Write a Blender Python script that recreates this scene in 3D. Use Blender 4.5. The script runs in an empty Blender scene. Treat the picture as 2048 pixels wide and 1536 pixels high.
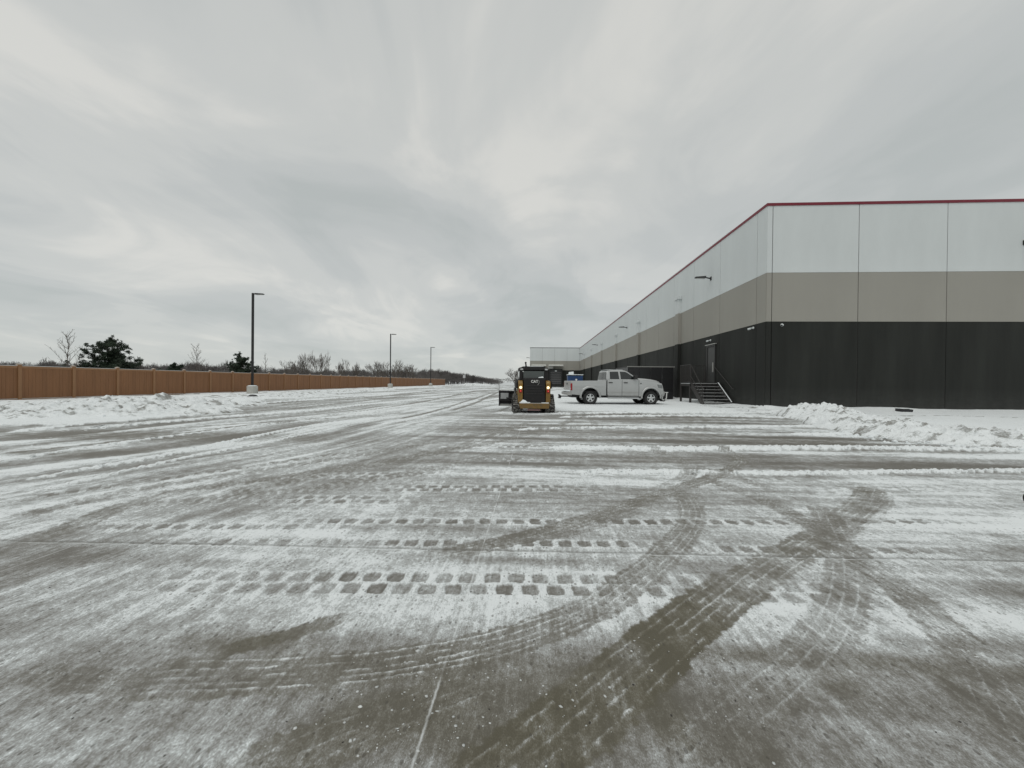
import bpy, bmesh, math, random
import numpy as np
from mathutils import Matrix, Vector
R_ = math.radians
sc = bpy.context.scene
C = sc.collection
# ------------------------------------------------------------------ camera, sky, sun, exposure
CAM_H = 1.4
F = 770.0 / 2048.0
cam_rot = Matrix.Rotation(R_(3.49), 3, 'Z') @ Matrix.Rotation(math.pi / 2 + R_(-0.33), 3, 'X') @ Matrix.Rotation(R_(0.6), 3, 'Z')
cd = bpy.data.cameras.new('camera'); cam = bpy.data.objects.new('camera', cd); C.objects.link(cam)
cd.sensor_width = 36.0; cd.lens = 36.0 * F; cd.clip_start = 0.05; cd.clip_end = 6000
cam.matrix_world = Matrix.Translation((0, 0, CAM_H)) @ cam_rot.to_4x4()
sc.camera = cam
sc.view_settings.view_transform = 'Standard'; sc.view_settings.look = 'None'
sc.view_settings.gamma = 1.0; sc.view_settings.use_curve_mapping = False
sc.view_settings.exposure = 0.0

SUN_EL, SUN_ROT = R_(58), R_(205)
world = bpy.data.worlds.new('World'); sc.world = world; world.use_nodes = True
wt = world.node_tree; wt.nodes.clear()
def N(t, typ, **kw):
    n = t.nodes.new(typ)
    for k, v in kw.items(): setattr(n, k, v)
    return n
def math_node(t, op, a, b=None, c=None, clamp=False):
    n = t.nodes.new('ShaderNodeMath'); n.operation = op; n.use_clamp = clamp
    for i, v in enumerate((a, b, c)):
        if v is None: continue
        if isinstance(v, (int, float)): n.inputs[i].default_value = v
        else: t.links.new(v, n.inputs[i])
    return n.outputs[0]
def ramp(t, fac, stops, interp='LINEAR'):
    n = t.nodes.new('ShaderNodeValToRGB'); n.color_ramp.interpolation = interp
    el = n.color_ramp.elements
    while len(el) < len(stops): el.new(0.5)
    for e, (p, c) in zip(el, stops): e.position = p; e.color = (c[0], c[1], c[2], 1)
    t.links.new(fac, n.inputs[0]); return n.outputs[0]
def mixc(t, fac, a, b, mode='MIX'):
    n = t.nodes.new('ShaderNodeMix'); n.data_type = 'RGBA'; n.blend_type = mode
    for s, v in ((n.inputs[0], fac), (n.inputs[6], a), (n.inputs[7], b)):
        if isinstance(v, (int, float)): s.default_value = v
        elif isinstance(v, tuple): s.default_value = (v[0], v[1], v[2], 1)
        else: t.links.new(v, s)
    return n.outputs[2]
def noise(t, vec, scale, detail=4, rough=0.5, dist=0.0):
    n = t.nodes.new('ShaderNodeTexNoise'); n.inputs['Scale'].default_value = scale
    n.inputs['Detail'].default_value = detail; n.inputs['Roughness'].default_value = rough
    n.inputs['Distortion'].default_value = dist
    if vec is not None: t.links.new(vec, n.inputs['Vector'])
    return n.outputs['Fac']
def mapping(t, vec, loc=(0, 0, 0), rot=(0, 0, 0), scale=(1, 1, 1)):
    n = t.nodes.new('ShaderNodeMapping'); n.inputs['Location'].default_value = loc
    n.inputs['Rotation'].default_value = rot; n.inputs['Scale'].default_value = scale
    t.links.new(vec, n.inputs['Vector']); return n.outputs[0]

tc = N(wt, 'ShaderNodeTexCoord')
sep = N(wt, 'ShaderNodeSeparateXYZ'); wt.links.new(tc.outputs['Generated'], sep.inputs[0])
zc = math_node(wt, 'ADD', math_node(wt, 'MAXIMUM', sep.outputs[2], 0.0), 0.16)
cx = math_node(wt, 'DIVIDE', sep.outputs[0], zc); cy = math_node(wt, 'DIVIDE', sep.outputs[1], zc)
cmb = N(wt, 'ShaderNodeCombineXYZ'); wt.links.new(cx, cmb.inputs[0]); wt.links.new(cy, cmb.inputs[1])
big = noise(wt, mapping(wt, cmb.outputs[0], loc=(3.1, 1.7, 0), rot=(0, 0, R_(20)), scale=(0.80, 0.62, 1)), 1.0, 5, 0.5, 0.6)
str_ = noise(wt, mapping(wt, cmb.outputs[0], loc=(0.4, 5.2, 0), rot=(0, 0, R_(24)), scale=(1.25, 0.75, 1)), 1.15, 6, 0.55, 1.0)
cl = math_node(wt, 'ADD', math_node(wt, 'MULTIPLY', big, 0.56), math_node(wt, 'MULTIPLY', str_, 0.44))
ccol = ramp(wt, cl, [(0.36, (0.475, 0.505, 0.495)), (0.46, (0.545, 0.566, 0.556)), (0.53, (0.615, 0.628, 0.608)), (0.62, (0.74, 0.735, 0.695))], 'EASE')
hz = math_node(wt, 'MULTIPLY', math_node(wt, 'POWER', math_node(wt, 'SUBTRACT', 1.0, math_node(wt, 'MAXIMUM', sep.outputs[2], 0.0), None, True), 9.0), 0.65)
ccol = mixc(wt, hz, ccol, (0.58, 0.615, 0.60))
ccol = mixc(wt, math_node(wt, 'MULTIPLY', math_node(wt, 'MAXIMUM', sep.outputs[2], 0.0), 0.42), ccol, (0.485, 0.50, 0.49))
bgc = N(wt, 'ShaderNodeBackground'); wt.links.new(ccol, bgc.inputs[0]); bgc.inputs[1].default_value = 1.0
skt = N(wt, 'ShaderNodeTexSky', sky_type='NISHITA'); skt.sun_disc = False
skt.sun_elevation = SUN_EL; skt.sun_rotation = SUN_ROT
bgs = N(wt, 'ShaderNodeBackground'); wt.links.new(skt.outputs[0], bgs.inputs[0]); bgs.inputs[1].default_value = 0.1
mxs = N(wt, 'ShaderNodeMixShader'); mxs.inputs[0].default_value = 0.94
wt.links.new(bgs.outputs[0], mxs.inputs[1]); wt.links.new(bgc.outputs[0], mxs.inputs[2])
wo = N(wt, 'ShaderNodeOutputWorld'); wt.links.new(mxs.outputs[0], wo.inputs[0])

sl = bpy.data.lights.new('sun', 'SUN'); sl.energy = 0.95; sl.angle = R_(40); sl.color = (1.0, 0.97, 0.93)
sun = bpy.data.objects.new('sun', sl); C.objects.link(sun)
_az = SUN_ROT
sdir = Vector((math.sin(_az) * math.cos(SUN_EL), math.cos(_az) * math.cos(SUN_EL), math.sin(SUN_EL)))
sun.rotation_euler = sdir.to_track_quat('Z', 'Y').to_euler()

def G(px, py, z=0.0):
    """A point on the ground seen at that place of the photograph, in metres."""
    d = cam_rot @ Vector(((px - 1024) / 770.0, -(py - 768) / 770.0, -1.0))
    t = (z - CAM_H) / d.z
    return (d.x * t, d.y * t)

# ------------------------------------------------------------------ materials
MATS = {}
def mat(name, col, rough=0.6, metal=0.0, var=0.12, nscale=3.0, bump=0.0, bscale=60.0, spec=0.5, stretch=(1, 1, 1), coat=0.0, dirt=None):
    if name in MATS: return MATS[name]
    m = bpy.data.materials.new(name); m.use_nodes = True; t = m.node_tree
    b = t.nodes['Principled BSDF']
    co = N(t, 'ShaderNodeTexCoord').outputs['Object']
    v = mapping(t, co, scale=stretch)
    n = noise(t, v, nscale, 6, 0.6)
    lo = tuple(c * (1 - var) for c in col); hi = tuple(min(1, c * (1 + var)) for c in col)
    c = ramp(t, n, [(0.3, lo), (0.7, hi)])
    if dirt:
        n2 = noise(t, mapping(t, co, scale=(1, 1, 1)), dirt[2], 8, 0.7)
        f = ramp(t, n2, [(dirt[1], (0, 0, 0)), (dirt[1] + 0.12, (1, 1, 1))])
        c = mixc(t, f, c, dirt[0])
    t.links.new(c, b.inputs['Base Color'])
    b.inputs['Roughness'].default_value = rough; b.inputs['Metallic'].default_value = metal
    b.inputs['Specular IOR Level'].default_value = spec; b.inputs['Coat Weight'].default_value = coat
    if bump > 0:
        bn = N(t, 'ShaderNodeBump'); bn.inputs['Strength'].default_value = bump; bn.inputs['Distance'].default_value = 0.02
        t.links.new(noise(t, v, bscale, 5, 0.6), bn.inputs['Height']); t.links.new(bn.outputs[0], b.inputs['Normal'])
    MATS[name] = m; return m
def emit(name, col, s):
    m = bpy.data.materials.new(name); m.use_nodes = True; b = m.node_tree.nodes['Principled BSDF']
    b.inputs['Base Color'].default_value = (*col, 1); b.inputs['Emission Color'].default_value = (*col, 1)
    b.inputs['Emission Strength'].default_value = s; return m
def glass(name, tint=(0.01, 0.012, 0.012), rough=0.06, alpha=1.0):
    m = mat(name, tint, rough, 0, 0.1, 2.0, spec=0.8)
    m.node_tree.nodes['Principled BSDF'].inputs['Alpha'].default_value = alpha
    return m

M = {
 'white_wall': mat('white_wall_paint', (0.625, 0.66, 0.66), 0.85, var=0.05, nscale=0.5, bump=0.12, bscale=25, stretch=(1, 1, .35)),
 'taupe_wall': mat('taupe_wall_paint', (0.315, 0.305, 0.272), 0.85, var=0.05, nscale=0.4, bump=0.12, bscale=25, stretch=(1, 1, .35)),
 'dark_wall': mat('charcoal_wall_paint', (0.0215, 0.023, 0.0205), 0.7, var=0.3, nscale=0.9, bump=0.12, bscale=25, stretch=(1, 1, .12), spec=0.22),
 'sealant': mat('joint_sealant', (0.10, 0.10, 0.095), 0.8),
 'red': mat('red_coping_metal', (0.17, 0.008, 0.022), 0.45, 0.0, 0.1),
 'snow': mat('snow_white', (0.80, 0.84, 0.85), 0.8, var=0.04, nscale=6, bump=0.5, bscale=30),
 'concrete': mat('pale_concrete', (0.42, 0.42, 0.39), 0.9, var=0.12, nscale=4, bump=0.2, dirt=((0.25, 0.24, 0.22), 0.58, 5)),
 'black_metal': mat('black_metal', (0.018, 0.018, 0.018), 0.5, 0.2, 0.2),
 'black_paint': mat('black_paint', (0.012, 0.012, 0.013), 0.35, 0, 0.25, 2),
 'dark_steel': mat('dark_steel_stairs', (0.034, 0.031, 0.029), 0.5, 0.1, 0.2),
 'galv': mat('galvanised_metal', (0.42, 0.42, 0.40), 0.5, 0.4, 0.1),
 'fence': mat('tan_vinyl_fence', (0.235, 0.110, 0.046), 0.62, var=0.16, nscale=1.6, bump=0.08, stretch=(1, 1.2, 0.12)),
 'fence_post': mat('tan_vinyl_post', (0.285, 0.15, 0.07), 0.6, var=0.08, nscale=2),
 'bark': mat('grey_bark', (0.105, 0.09, 0.078), 0.9, var=0.25, nscale=4),
 'far_bark': mat('haze_grey_twigs', (0.12, 0.11, 0.105), 0.95, var=0.3, nscale=0.12),  # bark grey, with the haze of distance put into the colour
 'needle': mat('pine_needles', (0.026, 0.042, 0.024), 0.75, var=0.6, nscale=1.3),
 'silver': mat('silver_truck_paint', (0.425, 0.435, 0.432), 0.30, 0.25, 0.03, 1.5, coat=0.5, spec=0.5),
 'silver_low': mat('silver_paint_salt_stained', (0.335, 0.335, 0.325), 0.55, 0.1, 0.08, 3),
 'chrome': mat('chrome', (0.6, 0.61, 0.61), 0.22, 0.9, 0.05),
 'rubber': mat('black_rubber', (0.016, 0.016, 0.016), 0.8, 0, 0.3, 8, 0.4, dirt=((0.12, 0.12, 0.115), 0.66, 18)),
 'track_rubber': mat('muddy_track_rubber', (0.022, 0.021, 0.019), 0.85, 0, 0.3, 8, 0.5, dirt=((0.24, 0.235, 0.22), 0.46, 11)),
 'trim': mat('black_plastic_trim', (0.02, 0.02, 0.02), 0.6),
 'glass': glass('truck_window_glass', (0.012, 0.016, 0.016), 0.05),
 'cabin_glass': glass('cab_glass', (0.05, 0.062, 0.06), 0.08),
 'red_lens': mat('red_lamp_lens', (0.28, 0.01, 0.015), 0.25),
 'clear_lens': mat('clear_lamp_lens', (0.55, 0.56, 0.56), 0.15, 0.3),
 'yellow': mat('machine_yellow', (0.25, 0.135, 0.016), 0.5, 0, 0.15, 3, dirt=((0.13, 0.095, 0.045), 0.52, 9)),
 'machine_black': mat('machine_black', (0.011, 0.010, 0.0105), 0.7, 0, 0.25, 4, dirt=((0.055, 0.05, 0.048), 0.62, 9)),
 'white_print': mat('white_print', (0.7, 0.7, 0.68), 0.5),
 'blue': mat('blue_dumpster_paint', (0.012, 0.05, 0.15), 0.5, 0, 0.2, 2),
 'lamp_lit': emit('lit_work_lamp', (1.0, 0.84, 0.52), 1.35),
 'tail_lit': emit('lit_tail_lamp', (1.0, 0.1, 0.05), 0.5),
 'sign': mat('grey_sign_back', (0.5, 0.5, 0.5), 0.5),
}

def zdirt(m, z0, z1, col, amt, nsc=6):
    """salt and slush stain that thins out with height"""
    t = m.node_tree; b = t.nodes['Principled BSDF']; l = b.inputs['Base Color'].links[0].from_socket
    co = N(t, 'ShaderNodeTexCoord').outputs['Object']; sp = N(t, 'ShaderNodeSeparateXYZ'); t.links.new(co, sp.inputs[0])
    g = N(t, 'ShaderNodeMapRange'); t.links.new(sp.outputs[2], g.inputs[0]); g.inputs[1].default_value = z0; g.inputs[2].default_value = z1; g.inputs[3].default_value = 1; g.inputs[4].default_value = 0
    nz = ramp(t, noise(t, co, nsc, 6, .7), [(.3, (.25, .25, .25)), (.7, (1, 1, 1))])
    t.links.new(mixc(t, math_node(t, 'MULTIPLY', math_node(t, 'MULTIPLY', g.outputs[0], nz), amt), l, col), b.inputs['Base Color'])
zdirt(M['dark_wall'], 0, 1.3, (.16, .16, .155), .22, 2.5)
zdirt(M['silver'], .45, 1.15, (.22, .215, .20), .65, 5)
zdirt(M['yellow'], .2, 1.2, (.10, .08, .05), .7, 7)
# ------------------------------------------------------------------ mesh builder
class MB:
    def __init__(s): s.v = []; s.f = []; s.m = []
    def add(s, vs, fs, mi=0):
        o = len(s.v); s.v += [tuple(p) for p in vs]
        s.f += [tuple(i + o for i in f) for f in fs]; s.m += [mi] * len(fs); return s
    def box(s, x0, x1, y0, y1, z0, z1, mi=0):
        return s.add([(x0, y0, z0), (x1, y0, z0), (x1, y1, z0), (x0, y1, z0), (x0, y0, z1), (x1, y0, z1), (x1, y1, z1), (x0, y1, z1)],
                     [(0, 3, 2, 1), (4, 5, 6, 7), (0, 1, 5, 4), (1, 2, 6, 5), (2, 3, 7, 6), (3, 0, 4, 7)], mi)
    def hexa(s, p, mi=0):
        return s.add(p, [(0, 3, 2, 1), (4, 5, 6, 7), (0, 1, 5, 4), (1, 2, 6, 5), (2, 3, 7, 6), (3, 0, 4, 7)], mi)
    def prism(s, poly, a0, a1, axis='y', mi=0):
        n = len(poly)
        def P(u, w, a): return {'y': (u, a, w), 'x': (a, u, w), 'z': (u, w, a)}[axis]
        vs = [P(u, w, a0) for u, w in poly] + [P(u, w, a1) for u, w in poly]
        fs = [tuple(range(n - 1, -1, -1)), tuple(range(n, 2 * n))] + [(i, (i + 1) % n, n + (i + 1) % n, n + i) for i in range(n)]
        return s.add(vs, fs, mi)
    def tube(s, p0, p1, r0, r1=None, n=8, mi=0, cap=True):
        r1 = r0 if r1 is None else r1
        p0 = Vector(p0); p1 = Vector(p1); d = (p1 - p0).normalized()
        a = d.orthogonal().normalized(); b = d.cross(a)
        vs = []
        for p, r in ((p0, r0), (p1, r1)):
            for k in range(n):
                t = 2 * math.pi * k / n; vs.append(p + a * (r * math.cos(t)) + b * (r * math.sin(t)))
        fs = [(k, (k + 1) % n, n + (k + 1) % n, n + k) for k in range(n)]
        if cap: fs += [tuple(range(n - 1, -1, -1)), tuple(range(n, 2 * n))]
        return s.add(vs, fs, mi)
    def path(s, pts, r, n=6, mi=0):
        for a, b in zip(pts[:-1], pts[1:]): s.tube(a, b, r, r, n, mi)
        return s
    def lathe(s, prof, o=(0, 0, 0), axis='y', n=28, mi=0, a0=0, a1=2 * math.pi):
        o = Vector(o); full = abs(a1 - a0 - 2 * math.pi) < 1e-6; m = n if full else n + 1; vs = []
        for k in range(m):
            t = a0 + (a1 - a0) * k / n
            for r, h in prof:
                c, q = r * math.cos(t), r * math.sin(t)
                vs.append(o + Vector({'y': (c, h, q), 'x': (h, c, q), 'z': (c, q, h)}[axis]))
        L = len(prof); fs = []
        for k in range(n):
            k2 = (k + 1) % m
            for j in range(L - 1): fs.append((k * L + j, k2 * L + j, k2 * L + j + 1, k * L + j + 1))
        return s.add(vs, fs, mi)
    def build(s, name, mats, parent=None, bevel=0.0, seg=2, smooth=None, label=None, loc=None):
        me = bpy.data.meshes.new(name); me.from_pydata(s.v, [], s.f)
        mats = mats if isinstance(mats, (list, tuple)) else [mats]
        for m in mats: me.materials.append(m)
        me.polygons.foreach_set('material_index', s.m)
        bm = bmesh.new(); bm.from_mesh(me)
        bmesh.ops.recalc_face_normals(bm, faces=bm.faces)
        if bevel > 0:
            es = [e for e in bm.edges if len(e.link_faces) == 2 and e.calc_face_angle(0) > 0.4]
            bmesh.ops.bevel(bm, geom=es, offset=bevel, segments=seg, profile=0.6, affect='EDGES', clamp_overlap=True)
        bm.to_mesh(me); bm.free()
        if smooth is not None:
            me.polygons.foreach_set('use_smooth', [True] * len(me.polygons)); me.set_sharp_from_angle(angle=R_(smooth))
        ob = bpy.data.objects.new(name, me); C.objects.link(ob)
        if loc: ob.location = loc
        if parent: ob.parent = parent
        if label: ob['label'] = label
        return ob
def thing(name, label, cat, loc=(0, 0, 0), rz=0.0, group=None):
    o = bpy.data.objects.new(name, None); C.objects.link(o); o.location = loc; o.rotation_euler = (0, 0, rz)
    o.empty_display_size = 0.2
    return tag(o, label, cat, group)
def tag(o, label, cat, group=None):
    o['label'] = label; o['category'] = cat
    if group: o['group'] = group
    return o
def inst(src, name=None, parent=None, loc=None):
    o = src.copy(); C.objects.link(o)
    if name: o.name = name
    if parent: o.parent = parent
    if loc is not None: o.location = loc
    return o
def copy_tree(src, parent=None):
    o = src.copy(); C.objects.link(o); o.parent = parent
    for ch in list(src.children): copy_tree(ch, o)
    return o

# ------------------------------------------------------------------ numpy noise
def _h(ix, iy, seed):
    n = (ix.astype(np.int64) * 374761393 + iy.astype(np.int64) * 668265263 + seed * 362437) & 0xffffffff
    n = ((n ^ (n >> 13)) * 1274126177) & 0xffffffff
    return ((n ^ (n >> 16)) & 0xffffff).astype(np.float32) / 16777215.0
def vn(x, y, seed=0):
    fx = np.floor(x); fy = np.floor(y); u = x - fx; w = y - fy
    u = u * u * (3 - 2 * u); w = w * w * (3 - 2 * w)
    a = _h(fx, fy, seed); b = _h(fx + 1, fy, seed); c = _h(fx, fy + 1, seed); d = _h(fx + 1, fy + 1, seed)
    return (a + (b - a) * u) * (1 - w) + (c + (d - c) * u) * w
def fbm(x, y, o=4, seed=0, g=0.5):
    t = 0; a = 1; s = 0
    for k in range(o):
        t = t + a * vn(x * 2 ** k + 17.3 * k, y * 2 ** k + 5.1 * k, seed + k); s += a; a *= g
    return t / s
def ss(a, b, x):
    t = np.clip((x - a) / (b - a), 0, 1); return t * t * (3 - 2 * t)
def smooth_line(pts, n=8):
    P = [np.array(p, float) for p in pts]
    if len(P) == 2: return [tuple(p) for p in P]
    out = []
    for i in range(len(P) - 1):
        a, b, c, d = P[max(i - 1, 0)], P[i], P[i + 1], P[min(i + 2, len(P) - 1)]
        for k in range(n):
            t = k / n
            out.append(tuple(0.5 * ((2 * b) + (-a + c) * t + (2 * a - 5 * b + 4 * c - d) * t * t + (-a + 3 * b - 3 * c + d) * t ** 3)))
    out.append(tuple(P[-1])); return out
def inside(X, Y, poly):
    r = np.zeros(X.shape, bool); n = len(poly)
    for i in range(n):
        x0, y0 = poly[i]; x1, y1 = poly[(i + 1) % n]
        if y0 == y1: continue
        c = ((y0 > Y) != (y1 > Y)) & (X < (x1 - x0) * (Y - y0) / (y1 - y0) + x0)
        r ^= c
    return r
def soft_inside(X, Y, poly, edge):
    jx = (fbm(X * 0.9, Y * 0.9, 3, 71) - 0.5) * edge * 3; jy = (fbm(X * 0.9, Y * 0.9, 3, 72) - 0.5) * edge * 3
    return inside(X + jx, Y + jy, poly)

# ------------------------------------------------------------------ ground: the plowed lot
print('ground')
tn = np.concatenate([np.linspace(-1.52, 1.40, 1010)])
ang = np.arctan(tn)                                   # angle to the right of the view axis
outer = np.linspace(ang[-1], ang[0] + 2 * math.pi, 70)[1:-1]
ang = np.concatenate([ang, outer]) - R_(3.49)         # clockwise from +Y
rs = [0.03, 0.4, 0.75, 0.95]
while rs[-1] < 175:
    r = rs[-1]; rs.append(r + min(1.0 / 539 * r * r, 0.0125 * r))
rs = np.array(rs)
RR, AA = np.meshgrid(rs, ang, indexing='ij')
X = (RR * np.sin(AA)).astype(np.float32).ravel(); Y = (RR * np.cos(AA)).astype(np.float32).ravel()
RAD = RR.ravel()
nr, na = RR.shape

wl = np.maximum(ss(0.5, -4.5, X + 0.12 * Y - 0.5), ss(17, 22, Y))
phi = R_(13); al = X * math.sin(phi) + Y * math.cos(phi); ac = X * math.cos(phi) - Y * math.sin(phi)
wob = (fbm(X * .12, Y * .12, 2, 5) - .5) * 2.2
sX = fbm(X * .13 + 3, (Y + wob * .25) * 1.7, 5, 11, .6)
sXf = fbm(X * .7, Y * 9, 3, 31, .6)
sY = fbm((ac + wob) * 1.35, al * .055, 5, 21, .62)
sYf = fbm((ac + wob * .5) * 9, al * .7, 3, 41, .6)
S = sX * (1 - wl) + sY * wl
Sf = sXf * (1 - wl) + sYf * wl
bl = fbm(X * .55, Y * .55, 5, 51, .55)
fine = fbm(X * 5.5, Y * 5.5, 5, 61, .62)
brY = fbm(X * 16, Y * 3.2, 4, 81, .6)                # fine brush marks of the blade, along the lot
near = ss(7.0, 2.0, RAD)
cov = 0.60 + (S - .5) * 2.0 + (Sf - .5) * .8 + (bl - .5) * .7 + (fine - .5) * (.25 + .25 * near) + (brY - .5) * .35 * near
cov = .51 + (cov - .51) * (1 - .58 * near)
cov = cov + .16 * ss(9, 20, Y)
cov = cov + .15 * ss(1.85, 2.35, Y + (bl - .5) * 1.2) * ss(5.4, 4.2, Y + (bl - .5) * 1.5)
cov = cov - .08 * ss(2.0, 1.6, Y) + .05 * ss(3.4, 4.2, Y) * ss(9, 7, Y)  # nearest snow thinned; vignette darkening of the foreground is put into the cover
hgt = np.zeros_like(X); wet = np.zeros_like(X)

def blob(px, py, rx, ry, d, wv=0.0):
    cx_, cy_ = G(px, py); ex = abs(G(px + rx, py)[0] - cx_) + 1e-3; ey = abs(G(px, py - ry)[1] - cy_) * .5 + abs(G(px, py + ry)[1] - cy_) * .5
    sk = (G(px, py - 5)[0] - G(px, py + 5)[0]) / (G(px, py - 5)[1] - G(px, py + 5)[1])
    g = np.exp(-(((X - cx_ - 0.0 * sk * (Y - cy_)) / ex) ** 2 + ((Y - cy_) / ey) ** 2) ** 1.5)
    global cov, wet
    cov = cov + d * g; wet = wet + wv * g
# broad light and dark stretches left by the blade
for b in [(900, 1232, 430, 36, .20), (420, 1058, 330, 24, .34), (1150, 1066, 190, 16, .22), (1780, 1070, 260, 24, .30), (1560, 1210, 150, 50, .24),
          (1880, 1210, 130, 50, .26), (1640, 1320, 260, 22, -.40, .45), (1980, 1345, 90, 26, -.4, .4), (1040, 1390, 330, 90, -.22, .45), (880, 1480, 200, 50, -.12, .35), (1660, 1360, 60, 40, -.25, .4), (1480, 1500, 80, 50, -.3, .4), (760, 1420, 120, 40, -.2, .3), (500, 1286, 150, 22, -.18, .4),
          (1340, 985, 260, 26, -.34), (1880, 975, 230, 14, -.22), (1480, 884, 380, 12, -.30), (1750, 925, 330, 12, -.36), (300, 872, 420, 10, -.40, .3),
          (120, 905, 260, 9, -.35, .3), (180, 1490, 330, 60, .16), (1760, 1480, 200, 60, .14), (1480, 1440, 130, 50, -.1), (120, 1330, 200, 60, -.12),
          (700, 1000, 330, 22, .10), (1050, 1125, 160, 10, -.25), (1440, 1150, 110, 40, -.25), (1100, 842, 200, 8, -.2), (1300, 1390, 50, 60, -.2, .4),
          (260, 1120, 300, 14, -.22), (620, 1140, 240, 18, -.12), (1060, 1170, 380, 34, .20), (1985, 1430, 34, 90, -.42, .35), (1930, 1240, 60, 60, -.2, .1), (1270, 835, 300, 6, -.35),
          (1500, 845, 260, 6, -.3), (880, 915, 320, 22, .12)]:
    blob(*b)

def near_line(pts, w):
    """indices, distance and length along a smoothed line"""
    L = smooth_line([G(*p) for p in pts]); a = np.array(L)
    m = w + .02
    idx = np.nonzero((X > a[:, 0].min() - m) & (X < a[:, 0].max() + m) & (Y > a[:, 1].min() - m) & (Y < a[:, 1].max() + m))[0]
    x = X[idx]; y = Y[idx]; best = np.full(len(idx), 1e9, np.float32); sd = best.copy(); sl_ = np.zeros(len(idx), np.float32); acc = 0
    for (x0, y0), (x1, y1) in zip(L[:-1], L[1:]):
        dx, dy = x1 - x0, y1 - y0; l = math.hypot(dx, dy) + 1e-9
        t = np.clip(((x - x0) * dx + (y - y0) * dy) / (l * l), 0, 1)
        ex = x - x0 - t * dx; ey = y - y0 - t * dy; d = np.hypot(ex, ey); b = d < best
        best[b] = d[b]; sgn = np.where(dx * (y - y0) - dy * (x - x0) > 0, 1, -1)[b]; sd[b] = d[b] * sgn; sl_[b] = acc + t[b] * l
        acc += l
    k = best < m
    return idx[k], sd[k], sl_[k], acc
def ridge(pts, w, h, cv=1.0, rough=.6):
    idx, d, s, L = near_line(pts, w * 1.6)
    n = fbm(s * 2.5 + w * 100, d * 2.5, 3, 91); ww = w * (.45 + 1.1 * n)
    x = X[idx]; y = Y[idx]; lump = fbm(x * 19, y * 19, 4, 92, .7)
    p = np.clip(1 - (np.abs(d) / ww) ** 2, 0, 1) * ss(0, .6, s) * ss(0, .6, L - s)
    hgt[idx] = np.maximum(hgt[idx], h * .82 * p * (.42 + 1.15 * lump)); e = ss(.05, .45, p * (.6 + .8 * lump))
    cov[idx] = cov[idx] * (1 - e) + cv * 1.25 * e; wet[idx] *= (1 - e)
def tyre(pts, w, k=.85, wv=.3, ridges=4, lug=0.0, seed=0, snowr=.55, pitch=.075):
    idx, d, s, L = near_line(pts, w * .62); x = X[idx]; y = Y[idx]
    n = fbm(x * 6, y * 6, 3, 101 + seed); nf = fbm(x * 30, y * 30, 2, 111 + seed)
    br = ss(.30, .6, fbm(x * 2.5 + seed, y * 2.5, 4, 121) + .06)
    e = ss(w * .54, w * .46, np.abs(d) + (nf - .5) * .06) * ss(0, .25, s) * ss(0, .25, L - s) * (.55 + .45 * br)
    u = d / w + .5
    tgt = .26 - .2 * wv + (n - .5) * .7
    if lug: tgt = tgt + lug * (np.sin(s * 2 * math.pi / pitch + 5 * np.abs(u - .5)) > .3) * .35
    cov[idx] = cov[idx] * (1 - e * k) + tgt * e * k; wet[idx] = wet[idx] * (1 - e) + wv * e
    for j in range(ridges):
        c = (j + .75) / (ridges + .5) + .03 * math.sin(j * 5 + seed)
        q = np.exp(-((u - c - (nf - .5) * .05) / .024) ** 2) * e * ss(.30, .56, fbm(s * 9 + j * 13, u * 0, 4, 131 + seed + j, .7))
        cov[idx] += q * snowr * k; hgt[idx] += q * .0035
def blocks(p0, p1, pitch, dep, k=.8, rows=1, seed=0, fill=.22, duty=.72):
    """imprints of a rubber track: rounded rectangles in rows"""
    a = np.array(G(*p0)); b = np.array(G(*p1)); L = np.hypot(*(b - a)); tx, ty = (b - a) / L
    s = (X - a[0]) * tx + (Y - a[1]) * ty; d = -(X - a[0]) * ty + (Y - a[1]) * tx
    m = np.nonzero((s > 0) & (s < L) & (d > -.1) & (d < rows * dep + .1))[0]
    s = s[m]; d = d[m]; x = X[m]; y = Y[m]
    jx = (fbm(x * 14, y * 14, 2, 141 + seed) - .5) * .02; row = np.floor(d / dep)
    cell = (s + jx) / pitch + .5 * row; u = np.abs(cell - np.floor(cell) - .5); v = np.abs((d + jx) / dep - row - .5)
    q = ss(.5, .43, np.maximum(u / duty, v / .86) + .18 * (np.maximum(u, v) > .3) * (np.minimum(u, v) / .5) ** 3)
    on = (row >= 0) & (row < rows)
    st = fbm(s * .6 + seed * 3.1, row * 0 + seed, 3, 151 + seed); st = .35 + .65 * ss(.15, .40, st) * ss(0, 1.2, s) * ss(0, 1.2, L - s)
    ind = _h(np.floor(cell), row, 161 + seed)
    band = ss(-.05, .02, d) * ss(rows * dep + .05, rows * dep - .02, d) * st * k
    cov[m] = cov[m] * (1 - band * .8) + .93 * band * .8
    e = q * st * k * on * (.55 + .45 * ind)
    nf = fbm(x * 22, y * 22, 3, 171)
    cov[m] = cov[m] * (1 - e) + (fill + (nf - .5) * .5) * e
    hgt[m] = np.maximum(hgt[m], .006 * band * (1 - q))

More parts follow.
